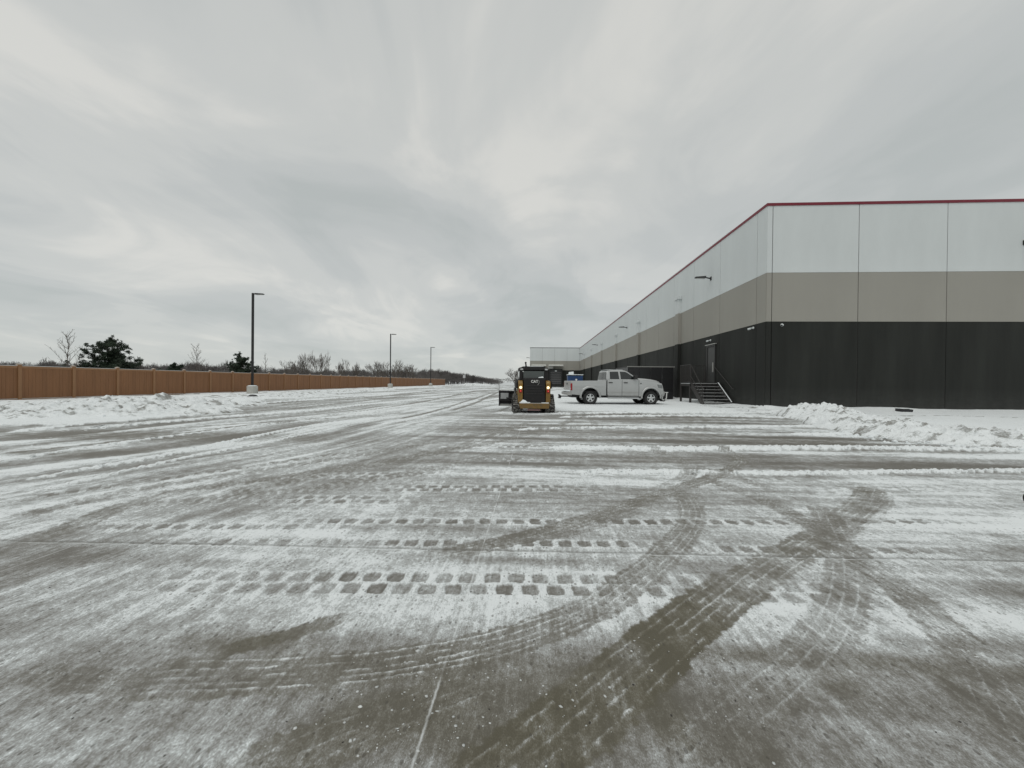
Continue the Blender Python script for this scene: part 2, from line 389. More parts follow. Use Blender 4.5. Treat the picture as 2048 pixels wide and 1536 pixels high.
# windrows of snow between plow passes, and passes on the left running along the lot
ridge([(1120, 947), (1300, 946), (1550, 950), (1800, 947), (2048, 944), (2300, 940)], .085, .065)
ridge([(1180, 944), (1024, 951), (860, 954)], .03, .02, .8)
ridge([(1080, 897), (1300, 901), (1560, 899), (1800, 900), (2060, 904)], .17, .10)
ridge([(860, 893), (980, 897), (1100, 898)], .06, .03, .85)
ridge([(1560, 869), (1650, 870), (1760, 868), (1850, 872)], .13, .07)
ridge([(1020, 861), (1180, 857), (1400, 856), (1640, 853)], .17, .07)
ridge([(1110, 836), (1300, 833), (1480, 834), (1600, 838)], .22, .08)
ridge([(980, 826), (1110, 829), (1300, 826), (1520, 826)], .25, .09)
ridge([(0, 1002), (180, 960), (380, 915), (560, 880), (700, 850)], .07, .035, .95)
ridge([(0, 968), (120, 950), (330, 912), (520, 872), (640, 850), (760, 835)], .10, .05, .95)
ridge([(0, 925), (200, 893), (480, 856), (720, 828), (860, 812)], .10, .04, .9)
ridge([(150, 862), (420, 838), (640, 820), (820, 800), (930, 788)], .22, .08, .95)
ridge([(420, 815), (600, 802), (760, 790), (900, 779)], .25, .10)
ridge([(560, 838), (700, 826), (860, 804), (960, 787)], .12, .04, .85)
ridge([(760, 850), (860, 829), (930, 808), (985, 788)], .12, .05, .9)
ridge([(0, 867), (90, 858), (180, 848)], .16, .06)
for pts, w in [([(0, 884), (220, 868), (450, 850), (700, 835)], .22), ([(0, 909), (240, 883), (450, 857), (600, 842)], .2), ([(0, 897), (300, 868), (560, 846)], .12),
               ([(480, 826), (700, 805), (880, 783)], .35), ([(640, 832), (820, 808), (950, 783)], .3), ([(800, 838), (900, 813), (985, 785)], .22),
               ([(560, 810), (760, 793), (900, 778)], .4), ([(1000, 822), (1040, 800), (1010, 785), (990, 776)], .25), ([(900, 822), (960, 802), (1000, 782)], .3)]:
    tyre(pts, w, .75, .35, 0, 0, seed=int(pts[0][0]) % 13)

# dashed cleat marks in rows
blocks((350, 1190), (1480, 1200), .170, .150, 1.0, 2, 1, .1)
blocks((150, 1182), (640, 1200), .172, .150, .8, 2, 2, .3)
blocks((1290, 1200), (1960, 1230), .175, .150, .8, 2, 3, .3)
blocks((600, 1095), (1480, 1099), .165, .150, 1.0, 1, 4, .08)
blocks((1240, 1108), (2040, 1112), .168, .150, .85, 1, 5, .2)
blocks((540, 1050), (1700, 1053), .165, .155, 1.0, 1, 6, .1)
blocks((60, 1062), (700, 1062), .17, .155, .85, 1, 7, .2)
blocks((1540, 1048), (2048, 1052), .17, .155, .8, 1, 8, .25)
blocks((120, 1092), (760, 1096), .17, .150, .85, 1, 9, .25)
blocks((700, 985), (1240, 985), .165, .155, 1.0, 2, 10)
blocks((440, 1010), (860, 1010), .17, .17, .9, 2, 11, .2)
blocks((930, 896), (1130, 896), .17, .18, 1.0, 2, 12)
blocks((900, 925), (1220, 925), .17, .18, .9, 2, 13, .2)
blocks((560, 960), (900, 955), .17, .18, .9, 2, 14, .2)
blocks((1380, 1345), (2048, 1350), .175, .15, .45, 1, 15, .2)

blocks((1000, 938), (1200, 938), .17, .16, .6, 1, 16, .3)
blocks((520, 1036), (980, 1036), .17, .17, .4, 1, 17, .35)
blocks((1560, 990), (2048, 985), .17, .17, .45, 2, 18, .3)
blocks((1380, 925), (1700, 925), .17, .17, .35, 2, 19, .3)
blocks((0, 1210), (480, 1240), .17, .15, .3, 2, 20, .35)
blocks((1100, 880), (1500, 878), .17, .2, .35, 2, 21, .3)
tyre([(-20, 1012), (140, 985), (300, 962), (560, 925), (760, 895)], .17, .75, .1, 0, 1.4, 31, pitch=.17)
tyre([(-20, 1040), (140, 1012), (330, 985), (520, 962), (720, 925)], .17, .6, .1, 0, 1.4, 32, pitch=.17)
tyre([(240, 1018), (420, 1000), (640, 975), (860, 940), (1000, 905)], .3, .5, .1, 0, 1.2, 33, pitch=.12)
tyre([(430, 990), (620, 955), (820, 915), (960, 880), (1060, 845)], .3, .6, .2, 0, 1.2, 34, pitch=.12)
# tyre marks
tyre([(180, 1400), (300, 1362), (520, 1352), (760, 1335), (1000, 1290), (1180, 1225)], .25, .68, .45, 5, .15, 1, .95)
tyre([(1080, 1265), (1210, 1205), (1330, 1110), (1385, 1035), (1365, 985)], .26, .62, .25, 4, .4, 25)
tyre([(1310, 985), (1375, 952), (1372, 925), (1300, 900), (1210, 886), (1120, 868)], .24, .55, .1, 4, .3, 2)
tyre([(840, 1690), (1045, 1530), (1198, 1400), (1312, 1300), (1400, 1228), (1490, 1160)], .34, .95, .95, 5, .1, 3, .5)
tyre([(1450, 1205), (1540, 1135), (1650, 1070), (1725, 1010), (1745, 975)], .31, .62, .45, 4, .4, 23)
tyre([(1640, 1080), (1740, 1020), (1760, 990)], .3, .4, .2, 4, .4, 24)
tyre([(850, 1120), (980, 1092), (1110, 1060), (1250, 1014), (1370, 975), (1450, 945), (1480, 920), (1440, 898)], .24, .8, .3, 4, .35, 4)
tyre([(1010, 1085), (1170, 1060), (1330, 1000)], .14, .6, .1, 2, .2, 5)
tyre([(1400, 955), (1500, 990), (1620, 1050), (1760, 1150), (1900, 1270), (1990, 1400), (2080, 1560)], .24, .6, .2, 3, .2, 6)
tyre([(1640, 1010), (1680, 1090), (1690, 1180), (1660, 1260), (1600, 1330), (1480, 1430), (1330, 1560)], .26, .6, .2, 3, .2, 7)
tyre([(1250, 905), (1400, 935), (1560, 985)], .2, .45, .1, 3, .2, 8)
tyre([(1290, 1385), (1330, 1430), (1360, 1500), (1350, 1540)], .16, .8, .7, 0, 0, 9)
tyre([(0, 1045), (140, 1010), (300, 975), (560, 935), (900, 880), (1040, 850)], .26, .55, .15, 3, .5, 10)
tyre([(0, 1092), (130, 1060), (260, 1010), (420, 975), (700, 935), (960, 890), (1120, 850), (1160, 828)], .3, .6, .2, 0, .8, 11)
tyre([(0, 1345), (160, 1362), (330, 1370), (560, 1352)], .14, .5, .2, 2, 0, 12)
tyre([(380, 1620), (620, 1500), (820, 1420), (1000, 1350)], .26, .45, .6, 3, .2, 13)
tyre([(1110, 862), (1190, 850), (1150, 830), (1100, 822)], .25, .5, .1, 3, .3, 14)
tyre([(720, 1225), (590, 1268), (470, 1298), (380, 1330)], .12, .8, .8, 0, 0, 15)
tyre([(1040, 890), (1100, 862), (1200, 852)], .2, .45, .1, 3, .3, 16)

# joints of the slab: packed snow in the long one, dark line and white lip in the cross one
def joint(x0, y0, x1, y1, w, d):
    L = math.hypot(x1 - x0, y1 - y0); tx, ty = (x1 - x0) / L, (y1 - y0) / L
    dd = -(X - x0) * ty + (Y - y0) * tx; s = (X - x0) * tx + (Y - y0) * ty
    g = np.exp(-(dd / w) ** 2) * (s > 0) * (s < L) * (.45 + .55 * ss(.3, .5, fbm(s * 2, s * 0, 3, 181)))
    return g * d
yj0, yj1 = G(0, 1082), G(2048, 1124)
tx_, ty_ = yj1[0] - yj0[0], yj1[1] - yj0[1]
a0 = (yj0[0] - tx_ * .4, yj0[1] - ty_ * .4); a1 = (yj1[0] + tx_ * .4, yj1[1] + ty_ * .4)
gj = joint(*a0, *a1, .012, 1); hgt -= gj * .005
# undisturbed snow: round the pickup, stairs and wall, and the verge in front of the fence
deepA = [G(1085, 783), G(1100, 806), G(1113, 823), G(1300, 825), G(1500, 823), G(1580, 832), G(1650, 850), G(1800, 880), G(2048, 893), (70, 8.5), (70, 40), (12.9, 40), (12.9, 62), (4.0, 62)]
deepB = [(-400, 6), (-60, 9.5), G(0, 853), G(130, 853), G(300, 840), G(430, 826), G(520, 801), G(700, 786), G(800, 779), (-25.0, 114), (-400, 140)]
dA = soft_inside(X, Y, deepA, .12); dB = soft_inside(X, Y, deepB, .3)
dm = (dA | dB)
und = fbm(X * .6, Y * .6, 4, 201)
cv = 1.12 + (und - .5) * .25 + (fine - .5) * .1
patch = ss(.60, .70, fbm(X * 1.1, Y * 2.6, 4, 211, .65)) * dB * ss(-16, -19, X) * ss(60, 30, Y)
cv = cv - .75 * patch
cov = np.where(dm, cv, cov); wet = np.where(dm, patch * .6, wet)
hgt = np.where(dm, np.maximum(hgt, 0.03 + .05 * und), hgt)
vg = ss(-20, -27, X) * ss(6, 14, Y) * (Y < 125); hgt += .10 * vg * (.5 + und)
# dirty line and drift at the foot of the right wall, slush before the stairs
for pts, w, d_ in [([(1690, 836), (1850, 834), (2060, 838)], .14, .8), ([(1410, 816), (1470, 817), (1530, 820)], .35, 1.0), ([(1450, 822), (1570, 823)], .25, .5), ([(1380, 812), (1440, 815)], .25, .7)]:
    idx, d, s, L = near_line(pts, w * 1.5)
    e = np.exp(-(d / w) ** 2) * ss(.42, .55, fbm(X[idx] * 5, Y[idx] * 9, 4, 221)) * ss(0, .6, s) * ss(0, .6, L - s)
    cov[idx] -= e * d_; wet[idx] += e * .5
drift = np.exp(-((Y - 22.5) / 1.0) ** 2) * (X > 12.9) + np.exp(-((X - 12.9) / .8) ** 2) * (Y > 22) * (Y < 110)
hgt += drift * .10 * (.4 + fbm(X * .35, Y * .35, 3, 231)) * (1 + 1.0 * np.exp(-((X - 19.4) / 1.4) ** 2))
# contact hollows of the packed tracks, lumps everywhere there is loose snow
lump = fbm(X * 9, Y * 9, 4, 241, .6)
cc = np.clip(cov, 0, 1.2)
hgt += cc * .010 * (lump - .3) * ss(0, 3, RAD) + cc * .004
hgt += .02 * (fbm(X * .05, Y * .05, 2, 251) - .5)
hgt *= ss(190, 120, RAD) * 1.0
# wheel ruts under the pickup stay flat
Z = hgt.astype(np.float32)
co = np.stack([X, Y, Z], 1).astype(np.float32)
i0 = (np.arange(nr - 1)[:, None] * na + np.arange(na)[None, :])
j1 = (np.arange(na) + 1) % na
q0 = i0; q1 = (np.arange(nr - 1)[:, None] * na + j1[None, :]); q2 = q1 + na; q3 = q0 + na
quads = np.stack([q0, q3, q2, q1], -1).reshape(-1, 4).astype(np.int32)
me = bpy.data.meshes.new('plowed_lot')
me.vertices.add(len(co)); me.vertices.foreach_set('co', co.ravel())
me.loops.add(quads.size); me.loops.foreach_set('vertex_index', quads.ravel())
me.polygons.add(len(quads)); me.polygons.foreach_set('loop_start', np.arange(0, quads.size, 4, dtype=np.int32))
me.polygons.foreach_set('use_smooth', np.ones(len(quads), bool))
me.update(calc_edges=True)
for nm, a in (('along_lot', np.maximum(wl, .9 * ss(4.6, 2.8, Y))), ('snow_cover', cov), ('wetness', np.clip(wet, 0, 1))):
    at = me.attributes.new(nm, 'FLOAT', 'POINT'); at.data.foreach_set('value', a.astype(np.float32))
lot = bpy.data.objects.new('plowed_lot', me); C.objects.link(lot); lot['kind'] = 'structure'
lot['label'] = 'concrete lot scraped by plows with thin grey snow, windrows and tyre marks'

gm = bpy.data.materials.new('snowy_concrete'); gm.use_nodes = True; t = gm.node_tree; b = t.nodes['Principled BSDF']
oc = N(t, 'ShaderNodeTexCoord').outputs['Object']
ac_ = N(t, 'ShaderNodeAttribute', attribute_name='snow_cover').outputs['Fac']
aw = N(t, 'ShaderNodeAttribute', attribute_name='wetness').outputs['Fac']
n1 = noise(t, mapping(t, oc, scale=(1, .7, 1)), 42, 8, .8)
n2 = noise(t, mapping(t, oc, rot=(0, 0, R_(8)), scale=(1, .6, 1)), 170, 3, .7)
n3 = noise(t, oc, 5.0, 6, .65)
n6 = noise(t, mapping(t, oc, scale=(1, .6, 1)), 14, 8, .75)
cvn = math_node(t, 'ADD', ac_, math_node(t, 'MULTIPLY', math_node(t, 'SUBTRACT', n1, .5), 1.5))
cvn = math_node(t, 'ADD', cvn, math_node(t, 'MULTIPLY', math_node(t, 'SUBTRACT', n2, .5), 1.2))
cvn = math_node(t, 'ADD', cvn, math_node(t, 'MULTIPLY', math_node(t, 'SUBTRACT', n3, .5), .8))
aal = N(t, 'ShaderNodeAttribute', attribute_name='along_lot').outputs['Fac']
n4 = noise(t, mapping(t, oc, rot=(0, 0, R_(2)), scale=(1.4, 17, 1)), 1.5, 6, .7)
n5 = noise(t, mapping(t, oc, rot=(0, 0, R_(11)), scale=(17, .8, 1)), 1.5, 6, .7)
stk = mixc(t, aal, n4, n5)
cvn = math_node(t, 'ADD', cvn, math_node(t, 'MULTIPLY', math_node(t, 'SUBTRACT', stk, .5), 1.0))
cvn = math_node(t, 'ADD', cvn, math_node(t, 'MULTIPLY', math_node(t, 'SUBTRACT', n6, .5), .8))
colr = ramp(t, cvn, [(0.0, (0.150, 0.141, 0.122)), (0.25, (0.218, 0.212, 0.192)), (0.48, (0.335, 0.337, 0.326)), (0.68, (0.455, 0.473, 0.467)), (0.86, (0.64, 0.675, 0.675)), (1.0, (0.81, 0.845, 0.85))])
wcol = ramp(t, cvn, [(0.0, (0.098, 0.088, 0.056)), (0.32, (0.145, 0.132, 0.092)), (0.55, (0.21, 0.205, 0.175)), (0.8, (0.5, 0.51, 0.49)), (1.0, (0.76, 0.78, 0.78))])
colr = mixc(t, math_node(t, 'MULTIPLY', aw, .85, None, True), colr, wcol)
vo = N(t, 'ShaderNodeTexVoronoi'); vo.inputs['Scale'].default_value = 34.0; vo.inputs['Randomness'].default_value = 1
t.links.new(mapping(t, oc, scale=(1, .6, 1)), vo.inputs['Vector'])
vs_ = N(t, 'ShaderNodeSeparateColor'); t.links.new(vo.outputs['Color'], vs_.inputs[0])
sp = math_node(t, 'MULTIPLY', math_node(t, 'LESS_THAN', vo.outputs['Distance'], math_node(t, 'MULTIPLY', math_node(t, 'MULTIPLY', n1, n6), .95)), math_node(t, 'GREATER_THAN', vs_.outputs[0], .62))
sp = math_node(t, 'MULTIPLY', sp, math_node(t, 'GREATER_THAN', n3, .47))
colr = mixc(t, math_node(t, 'MULTIPLY', sp, .6), colr, (0.075, 0.068, 0.055))
so = N(t, 'ShaderNodeSeparateXYZ'); t.links.new(oc, so.inputs[0])
gaps = ramp(t, noise(t, oc, 2.3, 4, .6), [(.40, (0, 0, 0)), (.55, (1, 1, 1))])
def line_mask(expr, w, wobn):
    d = math_node(t, 'ABSOLUTE', math_node(t, 'ADD', expr, math_node(t, 'MULTIPLY', math_node(t, 'SUBTRACT', n1, .5), wobn)))
    return math_node(t, 'SUBTRACT', 1.0, math_node(t, 'DIVIDE', d, w), None, True)
thin = math_node(t, 'MULTIPLY', math_node(t, 'LESS_THAN', ac_, .98), gaps)
slope = (yj1[1] - yj0[1]) / (yj1[0] - yj0[0]); off0 = yj0[1] - slope * yj0[0]
cross = math_node(t, 'SUBTRACT', math_node(t, 'SUBTRACT', so.outputs[1], math_node(t, 'MULTIPLY', so.outputs[0], slope)), off0)
for k_, (e_, w_, a_, col_) in enumerate([(cross, .028, .55, (.13, .125, .11)), (math_node(t, 'ADD', cross, .035), .008, .8, (.74, .77, .77)),
                        (math_node(t, 'ADD', so.outputs[0], .43), .008, .85, (.74, .77, .77)), (math_node(t, 'ADD', so.outputs[0], 3.8), .014, .45, (.7, .72, .72)), (math_node(t, 'SUBTRACT', so.outputs[0], 3.3), .010, .35, (.12, .115, .1))]):
    mk = math_node(t, 'MULTIPLY', line_mask(e_, w_, .02 if k_ else .03), a_)
    mk = math_node(t, 'MULTIPLY', mk, thin if k_ else math_node(t, 'LESS_THAN', ac_, .98))
    colr = mixc(t, mk, colr, col_)
t.links.new(colr, b.inputs['Base Color'])
t.links.new(ramp(t, cvn, [(0, (.5, .5, .5)), (.5, (.72, .72, .72)), (1, (.85, .85, .85))]), b.inputs['Roughness'])
b.inputs['Specular IOR Level'].default_value = 0.3
bn = N(t, 'ShaderNodeBump'); bn.inputs['Strength'].default_value = .5; bn.inputs['Distance'].default_value = .006
t.links.new(cvn, bn.inputs['Height']); t.links.new(bn.outputs[0], b.inputs['Normal'])
me.materials.append(gm)

# the land beyond: one snowy sheet to the horizon
mb = MB()
rr = [0, 60, 175, 400, 900, 2200, 5200]
for k in range(1, len(rr) - 1):
    for j in range(48):
        a, c2 = 2 * math.pi * j / 48, 2 * math.pi * (j + 1) / 48; r0, r1 = rr[k], rr[k + 1]
        mb.add([(r0 * math.cos(a), r0 * math.sin(a), -.06), (r1 * math.cos(a), r1 * math.sin(a), -.06), (r1 * math.cos(c2), r1 * math.sin(c2), -.06), (r0 * math.cos(c2), r0 * math.sin(c2), -.06)], [(0, 1, 2, 3)])
land = mb.build('snowy_fields', mat('field_snow', (0.62, 0.645, 0.65), .85, var=.12, nscale=.02)); land['kind'] = 'structure'

# snow lumps lying loose
print('lumps')
rng = np.random.default_rng(7)
ico = bmesh.new(); bmesh.ops.create_icosphere(ico, subdivisions=1, radius=1.0)
icv = np.array([v.co[:] for v in ico.verts]); icf = np.array([[v.index for v in f.verts] for f in ico.faces]); ico.free()
ICF = icf
def clump_mesh(name, P, size, flat, mats):
    n = len(P); V = np.zeros((n, len(icv), 3))
    jit = 1 + (rng.random((n, len(icv))) - .5) * .8
    V[:] = icv[None] * jit[..., None]
    sx = size * (.7 + .8 * rng.random(n)); sy = size * (.7 + .8 * rng.random(n)); sz = size * flat * (.6 + .8 * rng.random(n))
    th = rng.random(n) * 6.28
    x = V[..., 0] * sx[:, None]; y = V[..., 1] * sy[:, None]; z = V[..., 2] * sz[:, None]
    V[..., 0] = x * np.cos(th)[:, None] - y * np.sin(th)[:, None] + P[:, 0:1]
    V[..., 1] = x * np.sin(th)[:, None] + y * np.cos(th)[:, None] + P[:, 1:2]
    V[..., 2] = z + P[:, 2:3]
    fs = (ICF[None] + (np.arange(n) * len(icv))[:, None, None]).reshape(-1, 3)
    me = bpy.data.meshes.new(name); me.from_pydata(V.reshape(-1, 3).tolist(), [], fs.tolist()); me.materials.append(mats)
    me.polygons.foreach_set('use_smooth', np.ones(len(me.polygons), bool))
    o = bpy.data.objects.new(name, me); C.objects.link(o); return o
def gz(p):
    """height of the lot at scattered points (nearest vertex of the grid)"""
    r = np.hypot(p[:, 0], p[:, 1]); a = np.arctan2(p[:, 0], p[:, 1])
    ri = np.clip(np.searchsorted(rs, r), 1, nr - 1); ai = np.clip(np.searchsorted(ang[:1010], a), 0, 1009)
    return Z.reshape(nr, na)[ri, ai]
pts = []; szs = []
for line, w, cnt, s0 in [([(1120, 947), (1550, 950), (2048, 944)], .12, 260, .022), ([(1080, 898), (1560, 899), (2060, 904)], .2, 330, .032), ([(1020, 860), (1400, 856), (1640, 853)], .25, 170, .035),
                         ([(0, 968), (330, 912), (640, 850)], .15, 220, .02), ([(0, 925), (480, 856), (860, 812)], .2, 180, .03), ([(1110, 830), (1520, 828), (1600, 836)], .3, 200, .05),
                         ([(150, 862), (420, 838), (820, 800)], .4, 260, .045), ([(420, 815), (760, 790)], .5, 160, .06)]:
    L = np.array(smooth_line([G(*p) for p in line], 20)); k = rng.integers(0, len(L) - 1, cnt); tt = rng.random(cnt)[:, None]
    p = L[k] * (1 - tt) + L[k + 1] * tt + rng.normal(0, w * .45, (cnt, 2)); pts.append(p); szs.append(s0 * .42 * (.3 + rng.random(cnt) ** 3 * 1.7))
# crumbs over the foreground
n = 500; u = rng.uniform(-1.4, 1.4, n); v = 1.3 + 5.5 * rng.random(n) ** 1.4; p = np.stack([u * v, v], 1); pts.append(p); szs.append(.0015 + .004 * rng.random(n) ** 5)
for cpx, cpy, sp_, cnt in [(1290, 1305, .10, 10), (900, 1500, .22, 60), (820, 1340, .2, 50), (1060, 1330, .25, 60), (1950, 1310, .08, 24), (1380, 1330, .12, 26), (760, 1455, .15, 30)]:
    c = np.array(G(cpx, cpy)); pts.append(c + rng.normal(0, sp_, (cnt, 2))); szs.append(.002 + .0065 * rng.random(cnt) ** 3)
p = np.concatenate(pts); s_ = np.concatenate(szs); P3 = np.column_stack([p, gz(p) + s_ * .08])
o = clump_mesh('snow_crumbs', P3, s_, .28, mat('crumb_snow', (.58, .60, .59), .8, var=.25, nscale=9)); o['kind'] = 'stuff'; o['label'] = 'loose crumbs of snow and ice scattered over the lot'
n = 600; u = rng.uniform(-1.4, 1.4, n); v = 1.3 + 8 * rng.random(n) ** 1.2; p = np.stack([u * v, v], 1); s_ = .0012 + .0035 * rng.random(n) ** 3
o = clump_mesh('gravel_grit', np.column_stack([p, gz(p) + s_ * .2]), s_, .6, mat('dark_grit', (.05, .046, .04), .8)); o['kind'] = 'stuff'; o['label'] = 'dark grit scattered over the scraped snow'

# ------------------------------------------------------------------ snow piles
def pile(name, label, x0, x1, y0, y1, nx, ny, hf, seed, cat='snow pile'):
    gx, gy = np.meshgrid(np.linspace(x0, x1, nx), np.linspace(y0, y1, ny), indexing='ij'); x = gx.ravel(); y = gy.ravel()
    wx = x + (fbm(x * .8, y * .8, 3, seed) - .5) * 1.2; wy = y + (fbm(x * .8, y * .8, 3, seed + 9) - .5) * 1.2
    h = hf(wx, wy)
    ch = 1 - np.abs(2 * fbm(x * 2.2, y * 2.2, 4, seed + 3, .6) - 1); ch2 = fbm(x * 7, y * 7, 4, seed + 5, .68)
    clod = np.floor(fbm(x * 4.5, y * 4.5, 2, seed + 6) * 6) / 6
    z = h * (.62 + .55 * ch * fbm(x * .9, y * .9, 2, seed + 7) + .35 * (clod - .5)) + np.minimum(h, .25) * (ch2 - .5) * 1.0 - .03 + np.clip(h, 0, .1) * .2
    z = np.where(h <= .001, -.05, z)
    cvn_ = np.clip(1.12 - .6 * ss(.53, .70, fbm(x * 2.4, y * 5, 4, seed + 11, .65)) - .35 * ss(.12, .02, h), 0, 1.2)
    i = np.arange(nx - 1)[:, None] * ny + np.arange(ny - 1)[None]; q = np.stack([i, i + ny, i + ny + 1, i + 1], -1).reshape(-1, 4)
    keep = (h[q] > .001).any(1); q = q[keep]
    used = np.unique(q); rem = np.full(len(x), -1); rem[used] = np.arange(len(used)); q = rem[q]
    cx_, cy_ = (x0 + x1) / 2, (y0 + y1) / 2
    me = bpy.data.meshes.new(name); me.from_pydata(np.column_stack([x - cx_, y - cy_, z])[used].tolist(), [], q.tolist())
    me.polygons.foreach_set('use_smooth', np.ones(len(me.polygons), bool))
    at = me.attributes.new('snow_cover', 'FLOAT', 'POINT'); at.data.foreach_set('value', cvn_[used].astype(np.float32))
    at = me.attributes.new('wetness', 'FLOAT', 'POINT'); at.data.foreach_set('value', (used * 0 + .25).astype(np.float32))
    me.materials.append(gm); o = bpy.data.objects.new(name, me); C.objects.link(o); o.location = (cx_, cy_, 0)
    return tag(o, label, cat)
def blobh(x, y, L):
    h = 0 * x
    for cx_, cy_, rx, ry, a, hh in L:
        dx = (x - cx_) * math.cos(a) + (y - cy_) * math.sin(a); dy = -(x - cx_) * math.sin(a) + (y - cy_) * math.cos(a)
        h = np.maximum(h, hh * np.clip(1 - (dx / rx) ** 2 - (dy / ry) ** 2, 0, 1) ** .8)
    return h
pile('snow_pile', 'broad low heap of rough plowed snow in front of the tan fence', -26, -8.5, 9.5, 23, 330, 260,
     lambda x, y: blobh(x, y, [(-18.0, 16.4, 3.8, 2.1, .45, .66), (-16.4, 14.0, 4.4, 2.5, .5, .55), (-18.6, 12.6, 3.0, 1.6, .3, .32), (-14.2, 14.2, 2.2, 1.1, .9, .22), (-16.4, 18.0, 2.8, 1.3, 1.0, .34), (-20.8, 15.6, 2.4, 1.6, .1, .36)]), 301)
def berm(x, y):
    L = np.array(smooth_line([(13.2, 19.4), (12.2, 17.4), (11.0, 14.2), (10.3, 11.7), (11.4, 10.5), (13.4, 10.0), (17.5, 9.6), (24, 9.2)], 6)); HH = [.30, .62, .46, .42, .38, .36, .32, .2]
    h = 0 * x; n = len(L)
    for k in range(n - 1):
        a, c = L[k], L[k + 1]; d = c - a; l2 = (d ** 2).sum(); t_ = np.clip(((x - a[0]) * d[0] + (y - a[1]) * d[1]) / l2, 0, 1)
        dist = np.hypot(x - a[0] - t_ * d[0], y - a[1] - t_ * d[1]); f = (k + t_) / (n - 1) * (len(HH) - 1); i = np.minimum(f.astype(int), len(HH) - 2)
        hh = np.array(HH)[i] * (1 - (f - i)) + np.array(HH)[i + 1] * (f - i)
        h = np.maximum(h, hh * np.clip(1 - (dist / 1.45) ** 2, 0, 1) ** .9)
    return h
pile('snow_berm', 'long lumpy bank of plowed snow curving before the charcoal wall at right', 8, 25.5, 7.5, 21.5, 380, 330, berm, 401, 'snow bank')
pile('snow_pile', 'far white mound of snow at the end of the lot under the woods', -26, -11, 110, 124, 70, 60,
     lambda x, y: blobh(x, y, [(-19, 117, 4.5, 2.4, 0, 1.0), (-15, 118, 3.2, 2.0, 0, .8), (-22.5, 118, 3, 2, 0, .6)]), 501)
pile('snow_pile', 'low ridge of plowed snow along the verge beyond the first lamp post', -24.5, -17, 27, 62, 90, 320,
     lambda x, y: blobh(x, y, [(-21.6, 40, 1.0, 10, -.06, .32), (-22.4, 54, .9, 8, -.03, .3), (-20.4, 31, .9, 3.5, -.1, .3)]), 601, 'snow ridge')
# clods on the two near heaps
def clods(name, L, cnt, s0, label):
    ps = []
    for cx_, cy_, rx, ry, z in L:
        k = cnt; a = rng.random(k) * 6.28; r = np.sqrt(rng.random(k)); ps.append(np.column_stack([cx_ + rx * r * np.cos(a), cy_ + ry * r * np.sin(a), z * (1 - r ** 2) * (.75 + .1 * rng.random(k))]))
    P_ = np.concatenate(ps); s_ = s0 * (.3 + 1.4 * rng.random(len(P_)) ** 3); o = clump_mesh(name, P_, s_, .75, M['snow']); o['kind'] = 'stuff'; o['label'] = label
clods('snow_clods', [(-17.9, 16.4, 2.8, 1.5, .40), (-16.4, 13.6, 4, 2.4, .2), (-19, 13.0, 4, 2, .12), (12.2, 17.4, .8, 1.3, .4), (11.0, 14.2, .9, 1.6, .3), (10.3, 11.7, .9, 1.4, .28), (11.4, 10.4, 1.2, .9, .25), (14, 9.9, 2.0, .8, .22), (9.6, 10.6, 1.2, 1.4, .06), (12, 9.0, 2.5, .5, .05)], 150, .042, 'rough clods of snow lying on the plowed heaps')

# ------------------------------------------------------------------ warehouse
print('warehouse')
XA, YB, ZT = 12.9, 22.5, 11.42
bld = thing('warehouse', 'long warehouse with white, taupe and charcoal painted wall panels and a red roof edge', 'warehouse', (XA, YB, 0))
def wpanel(name, w, bands=(4.93, 7.67, ZT)):
    mb = MB(); z0 = -.1
    for k, z1 in enumerate(bands):
        top = z1 - .012 if k < 2 else z1
        mb.box(0, w, 0, .2, z0, top, k)
        if k < 2: mb.box(0, w, .012, .2, top, z1 + .012, k)
        z0 = z1 + .012
    return mb.build(name, [M['dark_wall'], M['taupe_wall'], M['white_wall']])
def place_panels(x0, y0, dirx, diry, rz, widths, gap=.035):
    """panels in a row; each is an object"""
    s = 0; meshes = place_panels.cache
    for w in widths:
        key = round(w, 3)
        loc = (x0 + dirx * (s + gap / 2) - XA, y0 + diry * (s + gap / 2) - YB, 0)
        if key not in meshes:
            o = wpanel('wall_panel', w - gap); meshes[key] = o
        else: o = inst(meshes[key])
        o.parent = bld; o.location = loc; o.rotation_euler = (0, 0, rz); s += w
place_panels.cache = {}
wA = (113.8 - 23.46) / 20
place_panels(XA, 113.8, 0, -1, -math.pi / 2, [wA] * 20 + [.93])             # long west wall, faces the lot (-X)
place_panels(XA, YB, 1, 0, 0, [.30] + [4.6] * 13)                           # south wall, faces -Y
place_panels(-1.7, 113.8, 1, 0, 0, [3.62] * 4 + [.12])                      # end wing
place_panels(-1.7, 160.0, 0, -1, -math.pi / 2, [4.62] * 10)
mb = MB()                                                                    # joint backing behind the panels, roof
mb.box(.03, 60, .03, .6, -.1, ZT - .1); mb.box(.03, .6, .03, 91.5, -.1, ZT - .1); mb.box(-14.57, .3, 91.33, 92, -.1, ZT - .1); mb.box(-14.57, -14, 91.33, 137, -.1, ZT - .1)
mb.build('joint_sealant', M['sealant'], bld)
mb = MB(); mb.box(.25, 60, .25, 137, 10.9, 11.1); mb.box(-14.4, .25, 91.55, 137, 10.9, 11.1); mb.box(59.8, 60, 0, 137, -.1, 11.1); mb.box(-14.4, 60, 136.8, 137, -.1, 10.9)
mb.build('roof', M['snow'], bld)
mb = MB(); mb.box(-.035, 60, -.035, .26, ZT - .0, ZT + .15); mb.box(-.035, .26, .26, 91.30, ZT, ZT + .15); mb.build('coping', M['red'], bld)
